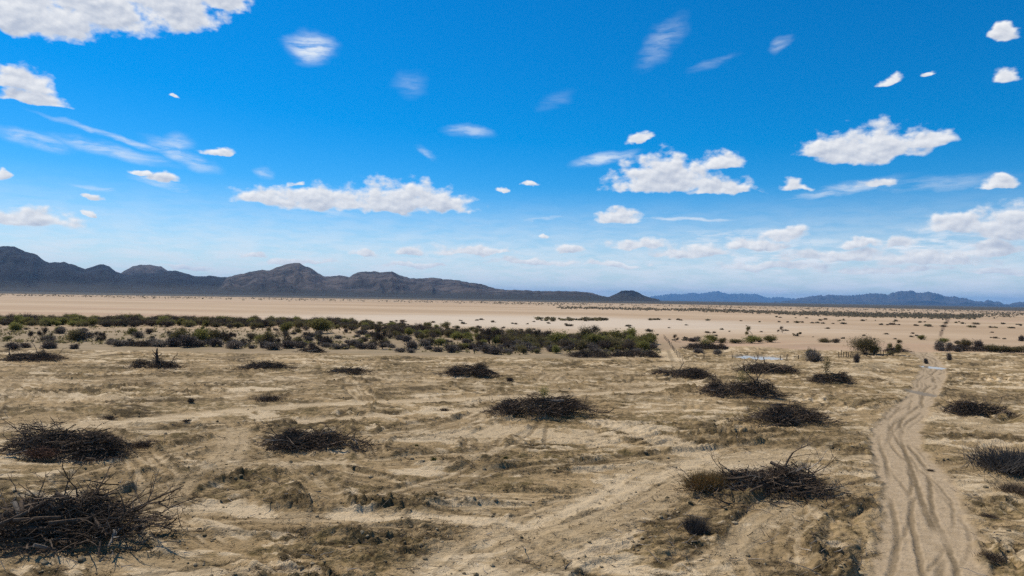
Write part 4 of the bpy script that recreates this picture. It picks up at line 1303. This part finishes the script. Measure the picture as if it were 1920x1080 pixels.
SALT = [make_saltbush(400 + k, M_salt) for k in range(5)]
OLIVE = [make_bush(420 + k, M_olive, 1.25, 2800) for k in range(5)]
BROWN = [make_bush(440 + k, M_bare, 1.25, 2200, twig=.85) for k in range(4)]
GREEN = [make_bush(460 + k, M_green, 1.25, 3400, leaf=.13, twig=.25) for k in range(4)]
BARE = [make_tree(480 + k, M_bare, 3.4, 2600, stems=1 + k % 3, twig=.97) for k in range(5)]
LEAFY = [make_tree(500 + k, M_olive, 3.4, 3000, stems=1, twig=.35, leaf=.12) for k in range(3)]
PALO = make_bush(520, M_olive, 2.6, 8000, stems=17, leaf=.12, twig=.55)

def plant(name, parts, x, y, s, label, cat, group, rng, sz=None, z=None):
    if z is None: z = ground_height(x, y)
    root = empty(name, (x, y, z - .03), rng.uniform(0, 6.28))
    tag(root, label, cat, group)
    sz = sz or s * rng.uniform(.85, 1.15)
    for nm, me in parts:
        link(nm, me, root, scale=(s, s, sz))
    return root

rng = np.random.RandomState(55)
rnd = random.Random(5)
# -- the far olive hedge of mesquite at the back of the belt: 240 bushes
def belt_back(px):   # base row of the hedge, near and far, in survey pixels
    return np.interp(px, [-150, 0, 320, 640, 800, 960, 1100, 1215], [610, 612, 614, 618, 634, 650, 657, 660]), np.interp(px, [-150, 0, 320, 640, 800, 960, 1100, 1215], [600, 602, 603, 606, 612, 626, 634, 640])
xs = []; ys = []; zz = []
pts = []
tries = 0
while len(pts) < 712 and tries < 60000:
    tries += 1
    px = rng.uniform(-110, 1222)
    lo, hi = belt_back(px)
    D0 = CAM_H * FPX / max(lo - (542 + px * .0171), 5); D1 = CAM_H * FPX / max(hi - (542 + px * .0171), 5)
    D = D0 + (D1 - D0) * rng.uniform(0, 1) ** (.8 if px < 700 else 1.15)
    if px > 700 and D > D0 + (D1 - D0) * .55 and rng.rand() < .6: continue
    x = (px - 960) / FPX * D
    if any((x - a) ** 2 + (D - b) ** 2 < 2.2 for a, b in pts): continue
    pts.append((x, D))
zs = ground_heights([p[0] for p in pts], [p[1] for p in pts])
KN = {'mesquite_bush': 0, 'bare_bush': 0, 'creosote_bush': 0}
for (x, D), z in zip(pts, zs):
    tone = 2.2 * float(perlin(x / 16, D / 16, 71)) + rng.normal(0, .6)
    s = rng.uniform(.85, 1.5) * (1 if x < -60 else .84)
    kind = 'mesquite_bush' if -.35 < tone < .85 else 'bare_bush' if tone <= -.45 else 'creosote_bush'
    if KN[kind] >= (120 if kind[0] == 'c' else 295): kind = min(('mesquite_bush', 'bare_bush'), key=KN.get)
    if KN[kind] >= 298: continue
    KN[kind] += 1
    if kind == 'mesquite_bush': plant(kind, OLIVE[rng.randint(5)], x, D, s * 1.12, 'olive mesquite bush crowded into the hedge at the back of the scrub belt', 'bush', 'mesquite hedge at the back of the scrub belt', rng, z=z, sz=s * rng.uniform(.7, 1.0))
    elif kind == 'bare_bush': plant(kind, BROWN[rng.randint(4)], x, D, s * 1.12, 'brown leafless bush standing within the olive hedge', 'bush', 'leafless bushes in the hedge', rng, z=z, sz=s * rng.uniform(.7, 1.05))
    else: plant(kind, GREEN[rng.randint(4)], x, D, s * .95, 'fresh yellow-green bush showing in the olive hedge', 'bush', 'fresh green bushes in the hedge', rng, z=z)

# -- grey saltbush mounds along the front of the belt, from the survey
SALTS = [(25, 655, 14), (47, 652, 10), (92, 654, 16), (140, 655, 10), (112, 626, 12), (115, 621, 8), (210, 647, 12), (225, 650, 14), (155, 622, 10), (260, 634, 12), (262, 630, 8), (90, 640, 14), (40, 668, 8), (165, 633, 12),
         (285, 648, 14), (300, 650, 18), (325, 650, 16), (352, 651, 20), (375, 650, 14), (405, 650, 18), (440, 653, 16), (440, 646, 12), (472, 653, 8), (497, 652, 14), (510, 655, 16), (540, 653, 18), (560, 652, 14), (585, 632, 10), (598, 628, 10),
         (630, 655, 10), (645, 655, 12), (665, 651, 13), (678, 655, 12), (695, 655, 14), (680, 640, 10), (680, 627, 12), (750, 638, 12), (762, 642, 14), (772, 655, 16), (770, 662, 10), (750, 661, 10), (795, 650, 14), (803, 656, 9), (820, 660, 12),
         (833, 645, 10), (845, 661, 14), (857, 659, 12), (858, 655, 10), (875, 644, 10), (887, 655, 12), (893, 658, 8), (905, 650, 10), (912, 662, 16), (928, 664, 14), (940, 655, 9), (950, 653, 12), (955, 663, 8), (970, 650, 14),
         (985, 657, 14), (1000, 660, 12), (1012, 646, 10), (1025, 650, 12), (1035, 660, 14), (1045, 660, 10), (1062, 658, 10), (1075, 656, 11), (1093, 652, 10), (1110, 657, 14), (1130, 650, 12), (1135, 655, 14), (1150, 648, 12), (1168, 648, 11),
         (1180, 645, 12), (1200, 655, 14), (1222, 655, 14), (700, 630, 12), (725, 648, 10), (610, 647, 12), (420, 636, 10), (1090, 640, 10), (990, 642, 12), (600, 640, 9), (785, 633, 10), (860, 634, 12),
         (1300, 641, 10), (1296, 650, 8), (1310, 662, 10), (1345, 666, 10)]
gsl = ground_heights([gp(a, b)[0] for a, b, _ in SALTS], [gp(a, b)[1] for a, b, _ in SALTS])
for (px, py, wpx), z in zip(SALTS, gsl):
    x, y = gp(px, py)
    s = wpx / FPX * y * 1.05
    plant('saltbush', SALT[rng.randint(5)], x, y, s, 'dark grey rounded saltbush mound in the scrub belt', 'shrub', 'grey saltbush mounds in the scrub belt', rng, z=z, sz=s * rng.uniform(.85, 1.25))

# -- looser bushes between the hedge and the front mounds
pts2 = []
tries = 0
while len(pts2) < 125 and tries < 9000:
    tries += 1
    px = rng.uniform(20, 1215)
    lo, hi = belt_back(px)
    hz = 542 + px * .0171
    fr = np.interp(px, [0, 300, 640, 1000, 1215], [640, 648, 652, 664, 664])
    py = lo + (fr - lo) * rng.uniform(0, 1) ** (1.25 if px < 500 else .9)
    x, y = gp(px, py)
    if px < 300 and rng.rand() < .55: continue
    if any((x - a) ** 2 + (y - b) ** 2 < 5 for a, b in pts2): continue
    pts2.append((x, y))
zs = ground_heights([p[0] for p in pts2], [p[1] for p in pts2])
for (x, y), z in zip(pts2, zs):
    k = rng.rand(); s = rng.uniform(.5, .95)
    if k < .36: plant('belt_saltbush', SALT[rng.randint(5)], x, y, s * 1.3, 'loose grey saltbush between the hedge and the front mounds', 'shrub', 'grey bushes between hedge and front mounds', rng, z=z)
    elif k < .62: plant('belt_bare_bush', BROWN[rng.randint(4)], x, y, s, 'brown twiggy bush between the hedge and the front mounds', 'bush', 'brown bushes between hedge and front mounds', rng, z=z)
    elif k < .86: plant('belt_mesquite', OLIVE[rng.randint(5)], x, y, s, 'olive bush between the hedge and the front mounds', 'bush', 'olive bushes between hedge and front mounds', rng, z=z)
    else: plant('belt_green_bush', GREEN[rng.randint(4)], x, y, s * .8, 'small yellow-green bush between the hedge and the front mounds', 'bush', 'green bushes between hedge and front mounds', rng, z=z)

# -- bare trees that can be told apart in the belt
BARES = [(62, 641, 24, 'small bare tree in the open left part of the belt, leftmost bare one'), (80, 636, 22, 'bare bushy tree close beside the leftmost bare tree'), (183, 636, 17, 'thin bare tree left of the saltbush pair'),
         (191, 637, 19, 'forked bare tree with a clear trunk and flat crown'), (418, 642, 24, 'bare tree rising out of dark saltbush left of the bleached sticks'), (427, 641, 22, 'bare tree with twin stems standing beside saltbush'),
         (466, 648, 24, 'bare tree on open sand with a clean single trunk'), (454, 647, 14, 'stunted bare sapling left of the clean trunked tree'), (436, 638, 20, 'thin bare tree behind the twin stemmed one'),
         (530, 648, 28, 'tall bare tree left of the bleached stick heap'), (517, 650, 24, 'bare tree leaning among low saltbush'), (545, 646, 18, 'small bare crooked tree near the bleached sticks'),
         (598, 646, 22, 'bare tree alone on pale sand behind the bleached sticks'), (613, 648, 20, 'dark bare tree right of the bleached sticks'), (575, 640, 18, 'short bare tree in the middle of the belt'),
         (718, 655, 40, 'large brown bare tree with spreading trunks at the belt front'), (708, 640, 26, 'brown leafless tree behind the large spreading one'), (918, 645, 34, 'tall bare mesquite with dark trunks toward the belt centre'), (906, 646, 26, 'dark bare mesquite left of the tall one'), (938, 642, 26, 'twiggy bare mesquite right of the tall one'),
         (1010, 640, 26, 'bare twiggy tree poking above the hedge'), (1028, 640, 25, 'second bare twiggy tree poking above the hedge to its right'), (1112, 640, 30, 'pale bare tree standing over the green bushes'), (285, 640, 15, 'small bare tree behind the saltbush on the left'), (335, 636, 18, 'grey bare tree near the left middle of the belt')]
gz = ground_heights([gp(a, b)[0] for a, b, *_ in BARES], [gp(a, b)[1] for a, b, *_ in BARES])
for q, ((px, py, hp, lab), z) in enumerate(zip(BARES, gz)):
    x, y = gp(px, py)
    s = hp / FPX * y / 3.4 * 1.05
    plant('bare_tree', BARE[q % 5], x, y, s, lab, 'tree', 'bare trees in the scrub belt', rng, z=z)

# -- green and olive bushes that can be told apart
GREENS = [(140, 640, 24, 15, OLIVE, 'big olive bush standing alone on open sand toward the left'), (152, 640, 16, 12, SALT, 'grey bush tucked against the big olive bush'), (30, 622, 18, 12, GREEN, 'pale green bush at the far left of the belt'), (12, 638, 9, 8, GREEN, 'small yellow-green bush at the left edge'),
          (335, 648, 30, 16, OLIVE, 'olive bush above low saltbush left of middle'), (375, 645, 32, 16, GREEN, 'green bush beside the olive one left of middle'), (400, 642, 26, 14, OLIVE, 'olive bush right of the green one left of middle'), (250, 628, 14, 9, GREEN, 'small green bush on the sand behind'),
          (280, 626, 12, 9, BROWN, 'small brown bush on the sand behind'), (500, 645, 26, 14, OLIVE, 'olive bush with grey base below the hedge'), (600, 625, 30, 20, GREEN, 'big round dark green bush in the hedge'), (533, 626, 22, 11, GREEN, 'bright green bush below the hedge'), (486, 640, 14, 12, GREEN, 'low yellow-green bush on pale sand'),
          (870, 655, 12, 10, GREEN, 'small yellow-green bush among grey mounds'), (825, 648, 14, 12, GREEN, 'low olive green bush in the shade of the hedge'), (1050, 648, 28, 16, GREEN, 'bright green round bush in front of the hedge'), (1120, 650, 26, 18, GREEN, 'green bush under the pale bare tree'), (1098, 643, 30, 14, OLIVE, 'olive tree-like bush beside the pale bare tree'),
          (1135, 632, 12, 12, GREEN, 'pale green bush peeping over the hedge'), (1160, 640, 20, 16, GREEN, 'green bush at the right part of the hedge'), (1180, 637, 22, 14, GREEN, 'taller green bush near the hedge end'), (1210, 652, 26, 20, GREEN, 'big green leaning bush at the hedge end beside the track'), (1222, 645, 22, 12, GREEN, 'bright green plume right of the leaning bush'),
          (1338, 642, 14, 12, GREEN, 'green bush behind the dark mound near the pond'), (1355, 643, 10, 9, OLIVE, 'olive bush right of the mound near the pond'), (1380, 644, 8, 16, OLIVE, 'low olive bush on the far bank'), (1408, 644, 14, 14, GREEN, 'round green bush on the far pond bank'), (1424, 642, 8, 7, BROWN, 'small brown bush between two green ones'), (1446, 642, 14, 11, GREEN, 'yellow-green bush on the far pond bank'),
          (1548, 645, 10, 12, OLIVE, 'low olive bush left of the big pond tree'), (1567, 645, 10, 9, BROWN, 'brown dry bush left of the big pond tree'), (1307, 640, 8, 10, SALT, 'grey bush by the end of the two-track'),
          (1526, 681, 20, 20, SALT, 'grey bush with green top behind the pond pile'), (1517, 676, 24, 6, OLIVE, 'slim green shrub standing in a grey bush'), (1606, 680, 14, 9, SALT, 'small round grey bush by the corral posts'),
          (1640, 664, 16, 12, GREEN, 'green bush under the big pond tree'), (1762, 658, 14, 13, SALT, 'dark grey green shrub at the roadside'), (1768, 644, 10, 9, GREEN, 'green shrub above the roadside shrubs'), (1781, 654, 11, 9, SALT, 'grey brown shrub behind the roadside one'), (1795, 645, 6, 7, SALT, 'tiny grey shrub in a gap between the roadside shrubs'),
          (1808, 652, 16, 13, OLIVE, 'olive grey shrub left of the brush tangle'), (1835, 655, 14, 14, SALT, 'dark shrub within the roadside tangle'), (1860, 660, 14, 14, OLIVE, 'olive shrub in the right roadside row'), (1885, 660, 12, 16, OLIVE, 'low olive shrub farther right in the roadside row'), (1910, 660, 12, 16, OLIVE, 'low olive shrub at the right edge of the roadside row'),
          (1940, 662, 12, 16, OLIVE, 'low olive shrub beyond the right edge'), (1915, 640, 9, 8, SALT, 'grey shrub at the right edge on the flat'), (1780, 677, 12, 7, SALT, 'dry roadside shrub above the puddle'), (1736, 682, 8, 5, SALT, 'dark tuft on the bank left of the puddle'),
          (1727, 637, 9, 7, GREEN, 'yellow-green bush alone on the flat before the trail'), (1686, 644, 7, 5, OLIVE, 'small olive bush on the flat beside the pond trees'), (1795, 660, 8, 12, SALT, 'flat grey shrub in front of the olive one')]
gz = ground_heights([gp(a, b)[0] for a, b, *_ in GREENS], [gp(a, b)[1] for a, b, *_ in GREENS])
for (px, py, hp, wp, kind, lab), z in zip(GREENS, gz):
    x, y = gp(px, py)
    hw = wp / FPX * y; hh = hp / FPX * y
    nat = 1.75 if kind is not SALT else .62
    natw = .95 if kind is not SALT else .95
    plant('green_bush' if kind is GREEN else 'grey_shrub' if kind is SALT else 'brown_bush' if kind is BROWN else 'olive_bush', kind[rng.randint(len(kind))], x, y, hw / natw * .82, lab, 'bush', None, rng, sz=hh / nat * .9, z=z)

# -- trees by the pond and on the flat
x, y = gp(1622, 664); plant('desert_tree', PALO, x, y, 1.3, 'biggest tree, grey-green and many-stemmed, behind the pond', 'tree', None, rng, sz=1.02)
x, y = gp(1663, 668); plant('desert_tree', LEAFY[0], x, y, 1.15, 'small dark tree with a leaning trunk beside the biggest one', 'tree', None, rng, sz=1.0)
TREES = [(1411, 629, 19, 'little flat topped tree alone on the pale flat'), (1467, 625, 13, 'tiny pale tree on the flat right of the flat topped one'), (1494, 631, 14, 'small round tree on the flat nearest the biggest tree'), (1266, 641, 14, 'small brown tree just right of the fence line'), (1486, 632, 8, 'tiny bush sized tree touching the small round tree')]
for q, (px, py, hp, lab) in enumerate(TREES):
    x, y = gp(px, py); s = hp / FPX * y / 3.4
    plant('lone_tree', (BARE[1] if q in (1, 3) else LEAFY[q % 3]), x, y, s, lab, 'tree', 'lone trees on the flat', rng, z=0)

# -- tufts and low bushes on the bulldozed ground
def tuft_mesh(seed, mat, n=500, h=.6, r=.35, wd=.008):
    rg = np.random.RandomState(seed); S = Sticks()
    A = np.stack([rg.normal(0, r * .3, n), rg.normal(0, r * .3, n), np.zeros(n)], 1)
    D = np.stack([rg.normal(0, .45, n), rg.normal(0, .45, n), rg.uniform(.5, 1, n)], 1)
    D /= np.linalg.norm(D, axis=1)[:, None]
    f = rg.uniform(0, .5, n)[:, None]
    L = h * rg.uniform(.5, 1.1, n)[:, None]
    S.slivers(A + D * L * f, A + D * L, wd)
    return S.mesh('tuft', mat)
TUFTG = tuft_mesh(1, M_greytuft, 1400, .8, .8, .007)
TUFTV = tuft_mesh(2, M_green, 600, .5, .5, .010)
TUFTB = tuft_mesh(3, M_brown, 800, .6, .9, .008)
for (px, py, wp, hp, me, lab) in [(1895, 889, 60, 46, TUFTG, 'large grey dry bush of fine stems at the right edge'), (1304, 998, 22, 34, TUFTG, 'small grey dry tuft below the mounded pile'), (813, 868, 9, 14, TUFTV, 'dark green tuft on torn soil, left of two'), (948, 860, 6, 12, TUFTV, 'dark green tuft on torn soil, right of two'),
                                  (781, 843, 5, 8, TUFTV, 'tiny green tuft above the darker green one'), (833, 768, 8, 10, TUFTB, 'small brown tuft on the lane edge'), (956, 714, 7, 12, TUFTB, 'little brown tuft right of the domed pile'), (1905, 925, 26, 26, TUFTB, 'brown dry tuft under the grey bush'), (1855, 970, 14, 12, TUFTB, 'sparse straw coloured tuft on right sand'),
                                  (270, 836, 30, 16, TUFTB, 'low dark brown bush between the left piles'), (503, 752, 26, 14, TUFTB, 'low dark shrub on the windrow above the pale lane'), (358, 757, 6, 14, TUFTB, 'upright dead snag tuft above the lane'), (1370, 790, 5, 7, TUFTB, 'tiny dark tuft right of the middle pile'), (350, 792, 8, 7, TUFTB, 'tiny brown tuft below the pale lane'),
                                  (210, 782, 18, 10, TUFTB, 'flat brown tuft behind the left edge pile'), (1745, 885, 6, 6, TUFTB, 'tiny weed on the road edge'), (1862, 1052, 22, 22, TUFTB, 'dark weed right of the road at the bottom')]:
    x, y = gp(px, py)
    z = ground_height(x, y)
    o = link('dry_tuft' if me is not TUFTV else 'green_tuft', me, None, (x, y, z - .02), (0, 0, rng.uniform(0, 6)), (wp / FPX * y / .62, wp / FPX * y / .62, hp / FPX * y / .72))
    tag(o, lab, 'tuft')

# ------------------------------------------------------------------ fences
S = Sticks(); S.tube([(0, 0, -.3), (.01, 0, .5), (0, .01, 1.25)], [.075, .07, .065], 6)
POST = S.mesh('post', M_post)
def fence(label, posts, hscale, wires=True, wz=(.45, .8, 1.1)):
    pts = [gp(a, b) for a, b in posts]
    zs = ground_heights([p[0] for p in pts], [p[1] for p in pts])
    root = empty('post_fence', (pts[0][0], pts[0][1], zs[0]))
    tag(root, label, 'fence')
    for (x, y), z in zip(pts, zs):
        link('post', POST, root, (x - pts[0][0], y - pts[0][1], z - zs[0]), (rng.normal(0, .05), rng.normal(0, .05), rng.uniform(0, 6)), (1, 1, hscale * rng.uniform(.85, 1.15)))
    if wires:
        for wh in wz:
            S = Sticks()
            S.tube([(x - pts[0][0], y - pts[0][1], z - zs[0] + wh * hscale) for (x, y), z in zip(pts, zs)], [.006] * len(pts), 3, cap=False)
            link('wire', S.mesh('wire', M_wire), root)
fence('leaning row of dark wooden posts running away beside the two-track', [(1275, 669), (1271, 668), (1268, 664.5), (1265.5, 661), (1263, 657.5), (1260.5, 654), (1258, 650.5), (1255.5, 647), (1253, 643.5), (1250.5, 640.5), (1248, 638), (1245.5, 635.5)], .85)
fence('widely spaced dark posts along the front of the pond', [(1320, 671), (1373, 672), (1421, 674), (1463, 675), (1475, 674), (1497, 673)], .72)
fence('short corral of close wooden posts below the biggest tree', [(1573, 671), (1577, 671), (1581, 671), (1587, 670.5), (1591, 670.5), (1595, 670), (1599, 669.5), (1608, 669), (1625, 669), (1637, 668), (1644, 668), (1651, 667), (1656, 667)], .95)

# ------------------------------------------------------------------ distant scrub on the flats
DOT = [make_saltbush(600 + k, (M_salt, M_olive)[k % 2])[0][1] for k in range(2)]
def small_bush(seed, mat):
    rg = np.random.RandomState(seed); S = Sticks()
    P = blob_points(rg, 130, .8, .8, .45, 6, .45); P[:, 2] = np.abs(P[:, 2])
    S.leaves(P, rg.uniform(.25, .5, 130), rg)
    return S.mesh('far_bush', mat)
M_farb = leaf_material('far_bush_leaves', (.13, .11, .055), (.19, .155, .08), (.24, .2, .11))
M_fars = leaf_material('far_scrub_leaves', (.095, .082, .055), (.14, .12, .08), (.18, .15, .10))
FB = [small_bush(610, M_farb), small_bush(611, M_fars), small_bush(612, M_bare)]
def row(name, spots, label, group, smin, smax, kinds):
    for (px, py) in spots:
        x, y = gp(px, py)
        s = rng.uniform(smin, smax)
        o = link(name, FB[kinds[rng.randint(len(kinds))]], None, (x, y, -.05), (0, 0, rng.uniform(0, 6)), (s * rng.uniform(1, 1.8), s, s * .9))
        tag(o, label, 'bush', group)
row1 = [(px, np.interp(px, [1190, 1280, 1600, 1940], [599, 600.5, 608, 617]) + rng.normal(0, .5)) for px in np.sort(rng.uniform(1190, 1940, 46))]
row('row_bush', row1, 'small dark bush in the nearer long row across the flat', 'nearer bush row on the flat', .6, 1.4, (0, 1, 2))
row2 = [(px, np.interp(px, [1440, 1600, 1930], [596, 601, 610]) + rng.normal(0, 1.0)) for px in rng.uniform(1440, 1930, 28)]
row('row_bush', row2, 'small dark bush in the farther broken row across the flat', 'farther bush row on the flat', .6, 1.4, (0, 1, 2))
patch = [(px, 600.5 + rng.normal(0, 1.0) + (px - 1070) * .006) for px in rng.uniform(1005, 1140, 46)]
row('patch_bush', patch, 'green bush in the narrow patch on the pale flat', 'green patch on the flat', .9, 1.8, (0,))
lone = [(px, rng.uniform(np.interp(px, [700, 960, 1250], [603, 598, 612]), np.interp(px, [700, 960, 1250], [612, 620, 632]))) for px in rng.uniform(700, 1250, 40)]
row('flat_bush', lone, 'sparse small brown bush dotted on the pale flat', 'sparse bushes on the pale flat', .5, 1.1, (1, 2))
lone = [(px, rng.uniform(np.interp(px, [1250, 1920], [608, 622]), np.interp(px, [1250, 1920], [640, 642]))) for px in rng.uniform(1250, 1930, 32)]
row('flat_bush', lone, 'sparse small bush dotted on the pinkish flat at right', 'sparse bushes on the pink flat', .35, .8, (1, 2))

def scrub_cloud(name, X, Y, smin, smax, label, seed, mat):
    rg = np.random.RandomState(seed); S = Sticks()
    n = len(X); k = 7
    s = rg.uniform(smin, smax, n)
    gz_ = np.where(np.hypot(X, Y) < 420, ground_heights(X, Y), 0.0)
    C0 = np.repeat(np.stack([X, Y, s * .45], 1), k, 0); ss = np.repeat(s, k)
    P = C0 + rg.normal(size=(n * k, 3)) * (ss[:, None] * np.array([[.55, .5, .28]]))
    P[:, 2] = np.abs(P[:, 2]) + np.repeat(gz_, k)
    S.leaves(P, ss * rg.uniform(.7, 1.2, n * k), rg)
    o = link(name, S.mesh(name, mat))
    tag(o, label, kind='stuff')
X = []; Y = []
rg = np.random.RandomState(9)
def scatter(n, pxr, pyf, sd):
    for _ in range(n):
        px = rg.uniform(*pxr); py = pyf(px) + rg.normal(0, sd)
        hz = 542 + px * .0171
        if py < hz + 4.2: continue
        x, y = gp(px, py); X.append(x); Y.append(y)
scatter(420, (1045, 1290), lambda p: np.interp(p, [1045, 1290], [577, 582]), 1.0)
scatter(900, (1290, 1640), lambda p: np.interp(p, [1290, 1640], [581, 593]), 1.4)
scatter(900, (1500, 1830), lambda p: np.interp(p, [1500, 1830], [587, 595]), 2.0)
scatter(500, (1640, 1840), lambda p: np.interp(p, [1640, 1840], [592, 593]), 2.2)
scatter(700, (0, 1100), lambda p: np.interp(p, [0, 640, 1100], [553, 563, 571]), 1.2)
scatter(700, (900, 1930), lambda p: np.interp(p, [900, 1930], [567, 586]), 1.6)
scatter(220, (1840, 1960), lambda p: 590, 2.5)
scrub_cloud('distant_scrub', np.array(X), np.array(Y), .7, 1.7, 'bands of low dark desert scrub across the far flats', 8, M_fars)

# low dry cover on the sand of the scrub belt
X = []; Y = []
for _ in range(3600):
    px = rg.uniform(-60, 1235); hz = 542 + px * .0171
    lo, hi = belt_back(px)
    fr = np.interp(px, [0, 300, 640, 1000, 1235], [642, 650, 656, 667, 668])
    py = hi + (fr - hi) * rg.uniform(0, 1) ** .8
    x, y = gp(px, py)
    if perlin(x / 11, y / 11, 151) + rg.normal(0, .25) < -.05: continue
    X.append(x); Y.append(y)
scrub_cloud('dry_ground_cover', np.array(X), np.array(Y), .18, .55, 'low dry olive brown growth on the sand between the scrub bushes', 12, leaf_material('dry_cover_leaves', (.12, .095, .045), (.17, .135, .065), (.23, .185, .09)))

# ------------------------------------------------------------------ litter on the bulldozed ground
rg = np.random.RandomState(77)
def spots_near(n, weight):
    """points on the bulldozed ground, thicker where the soil is torn"""
    px = rg.uniform(-60, 1980, n * 4); py = 1100 - (1100 - 672) * rg.uniform(0, 1, n * 4) ** .8
    g = np.array([gp(a, b) for a, b in zip(px, py)])
    h, dk, pl, rd, wt_, ol = terrain(g[:, 0], g[:, 1])
    keep = (rg.uniform(0, 1, len(g)) < weight(dk, pl, rd)) & (wt_ < .2)
    g = g[keep][:n]; h = h[keep][:n]
    return g, h
g, h = spots_near(9000, lambda d, p, r: (.06 + .9 * d) * (1 - r))
n = len(g)
S = Sticks()
A = np.column_stack([g, h + rg.uniform(.005, .05, n)])
th = rg.uniform(0, 6.28, n); L = rg.gamma(2.0, .16, n) + .08
B = A + np.column_stack([np.cos(th) * L, np.sin(th) * L, rg.normal(.06, .08, n) * L * 2])
S.slivers(A, B, rg.uniform(.006, .017, n))
tag(link('twig_litter', S.mesh('twig_litter', M_dead)), 'broken twigs and roots strewn over the torn soil', kind='stuff')
g, h = spots_near(700, lambda d, p, r: (.1 + .6 * d) * (1 - r))
n = len(g); S = Sticks()
A = np.column_stack([g, h + .03]); th = rg.uniform(0, 6.28, n); L = rg.gamma(2.0, .22, n) + .15
for k in range(n):
    S.tube(crooked(rg, A[k], (math.cos(th[k]), math.sin(th[k]), rg.normal(.08, .12)), L[k], 3, .2), np.array([.02, .018, .014, .008]) * rg.uniform(.6, 1.4), 3)
tag(link('stick_litter', S.mesh('stick_litter', M_grey)), 'weathered sticks scattered about the cleared ground', kind='stuff')
# clods
ico = np.array([(0, 0, 1), (.89, 0, .45), (.28, .85, .45), (-.72, .53, .45), (-.72, -.53, .45), (.28, -.85, .45), (.72, .53, -.45), (-.28, .85, -.45), (-.89, 0, -.45), (-.28, -.85, -.45), (.72, -.53, -.45), (0, 0, -1)])
icf = np.array([(0, 1, 2), (0, 2, 3), (0, 3, 4), (0, 4, 5), (0, 5, 1), (1, 6, 2), (2, 7, 3), (3, 8, 4), (4, 9, 5), (5, 10, 1), (6, 7, 2), (7, 8, 3), (8, 9, 4), (9, 10, 5), (10, 6, 1), (11, 7, 6), (11, 8, 7), (11, 9, 8), (11, 10, 9), (11, 6, 10)])
g, h = spots_near(4200, lambda d, p, r: (.05 + .8 * d) * (1 - r))
n = len(g)
s = np.clip(rg.gamma(1.3, .022, n) + .014, 0, .16)
V = ico[None] * rg.uniform(.6, 1.25, (n, 12, 1)) * s[:, None, None] * np.array([1.1, 1.0, .75])
a = rg.uniform(0, 6.28, n); ca, sa = np.cos(a)[:, None], np.sin(a)[:, None]
V = np.stack([V[..., 0] * ca - V[..., 1] * sa, V[..., 0] * sa + V[..., 1] * ca, V[..., 2]], -1)
V += np.column_stack([g, h + s * .25])[:, None, :]
m_, t_, b_ = mat_new('clod_soil', .95, .1)
geo_ = t_.n('ShaderNodeNewGeometry')
t_.link(t_.mix(geo_.outputs['Random Per Island'], (.12, .092, .05), (.36, .275, .165)), b_.inputs['Base Color'])
tag(link('soil_clods', np_mesh('soil_clods', V.reshape(-1, 3), (icf[None] + np.arange(n)[:, None, None] * 12).reshape(-1, 3), m_)), 'lumps of torn dry soil lying over the bulldozed ground', kind='stuff')
# low weeds
g, h = spots_near(2600, lambda d, p, r: (.08 + .8 * d) * (1 - r) * (1 - .8 * p))
n = len(g); S = Sticks(); k = 9
A = np.repeat(np.column_stack([g, h]), k, 0)
D = rg.normal(size=(n * k, 3)) * np.array([.5, .5, .35]); D[:, 2] = np.abs(D[:, 2]) + .15
A[:, :2] += rg.normal(0, .08, (n * k, 2))
S.slivers(A, A + D * np.repeat(rg.uniform(.12, .4, n), k)[:, None], .008)
tag(link('dry_weeds', S.mesh('dry_weeds', leaf_material('dry_weed', (.05, .042, .02), (.10, .085, .04), (.17, .14, .07)))), 'low dry weeds growing through the torn soil', kind='stuff')

# ------------------------------------------------------------------ haze: the air itself
HAZE = 2.6e-5
hx, hz0, hz1 = 52000.0, -6.0, 600.0
V = [(x, y, z) for z in (hz0, hz1) for (x, y) in ((-hx, -hx), (hx, -hx), (hx, hx), (-hx, hx))]
hm = np_mesh('haze', V, np.array([(0, 3, 2, 1), (4, 5, 6, 7), (0, 1, 5, 4), (1, 2, 6, 5), (2, 3, 7, 6), (3, 0, 4, 7)]))
mh = bpy.data.materials.new('haze'); mh.use_nodes = True
nt = mh.node_tree; nt.nodes.clear()
ho = nt.nodes.new('ShaderNodeOutputMaterial'); pv = nt.nodes.new('ShaderNodeVolumePrincipled')
pv.inputs['Color'].default_value = (.23, .55, 1.0, 1)
pv.inputs['Density'].default_value = HAZE
pv.inputs['Anisotropy'].default_value = 0.0
nt.links.new(pv.outputs[0], ho.inputs['Volume'])
hm.materials.append(mh)
tag(link('haze', hm), 'thin blue distance haze over the whole desert', kind='stuff')
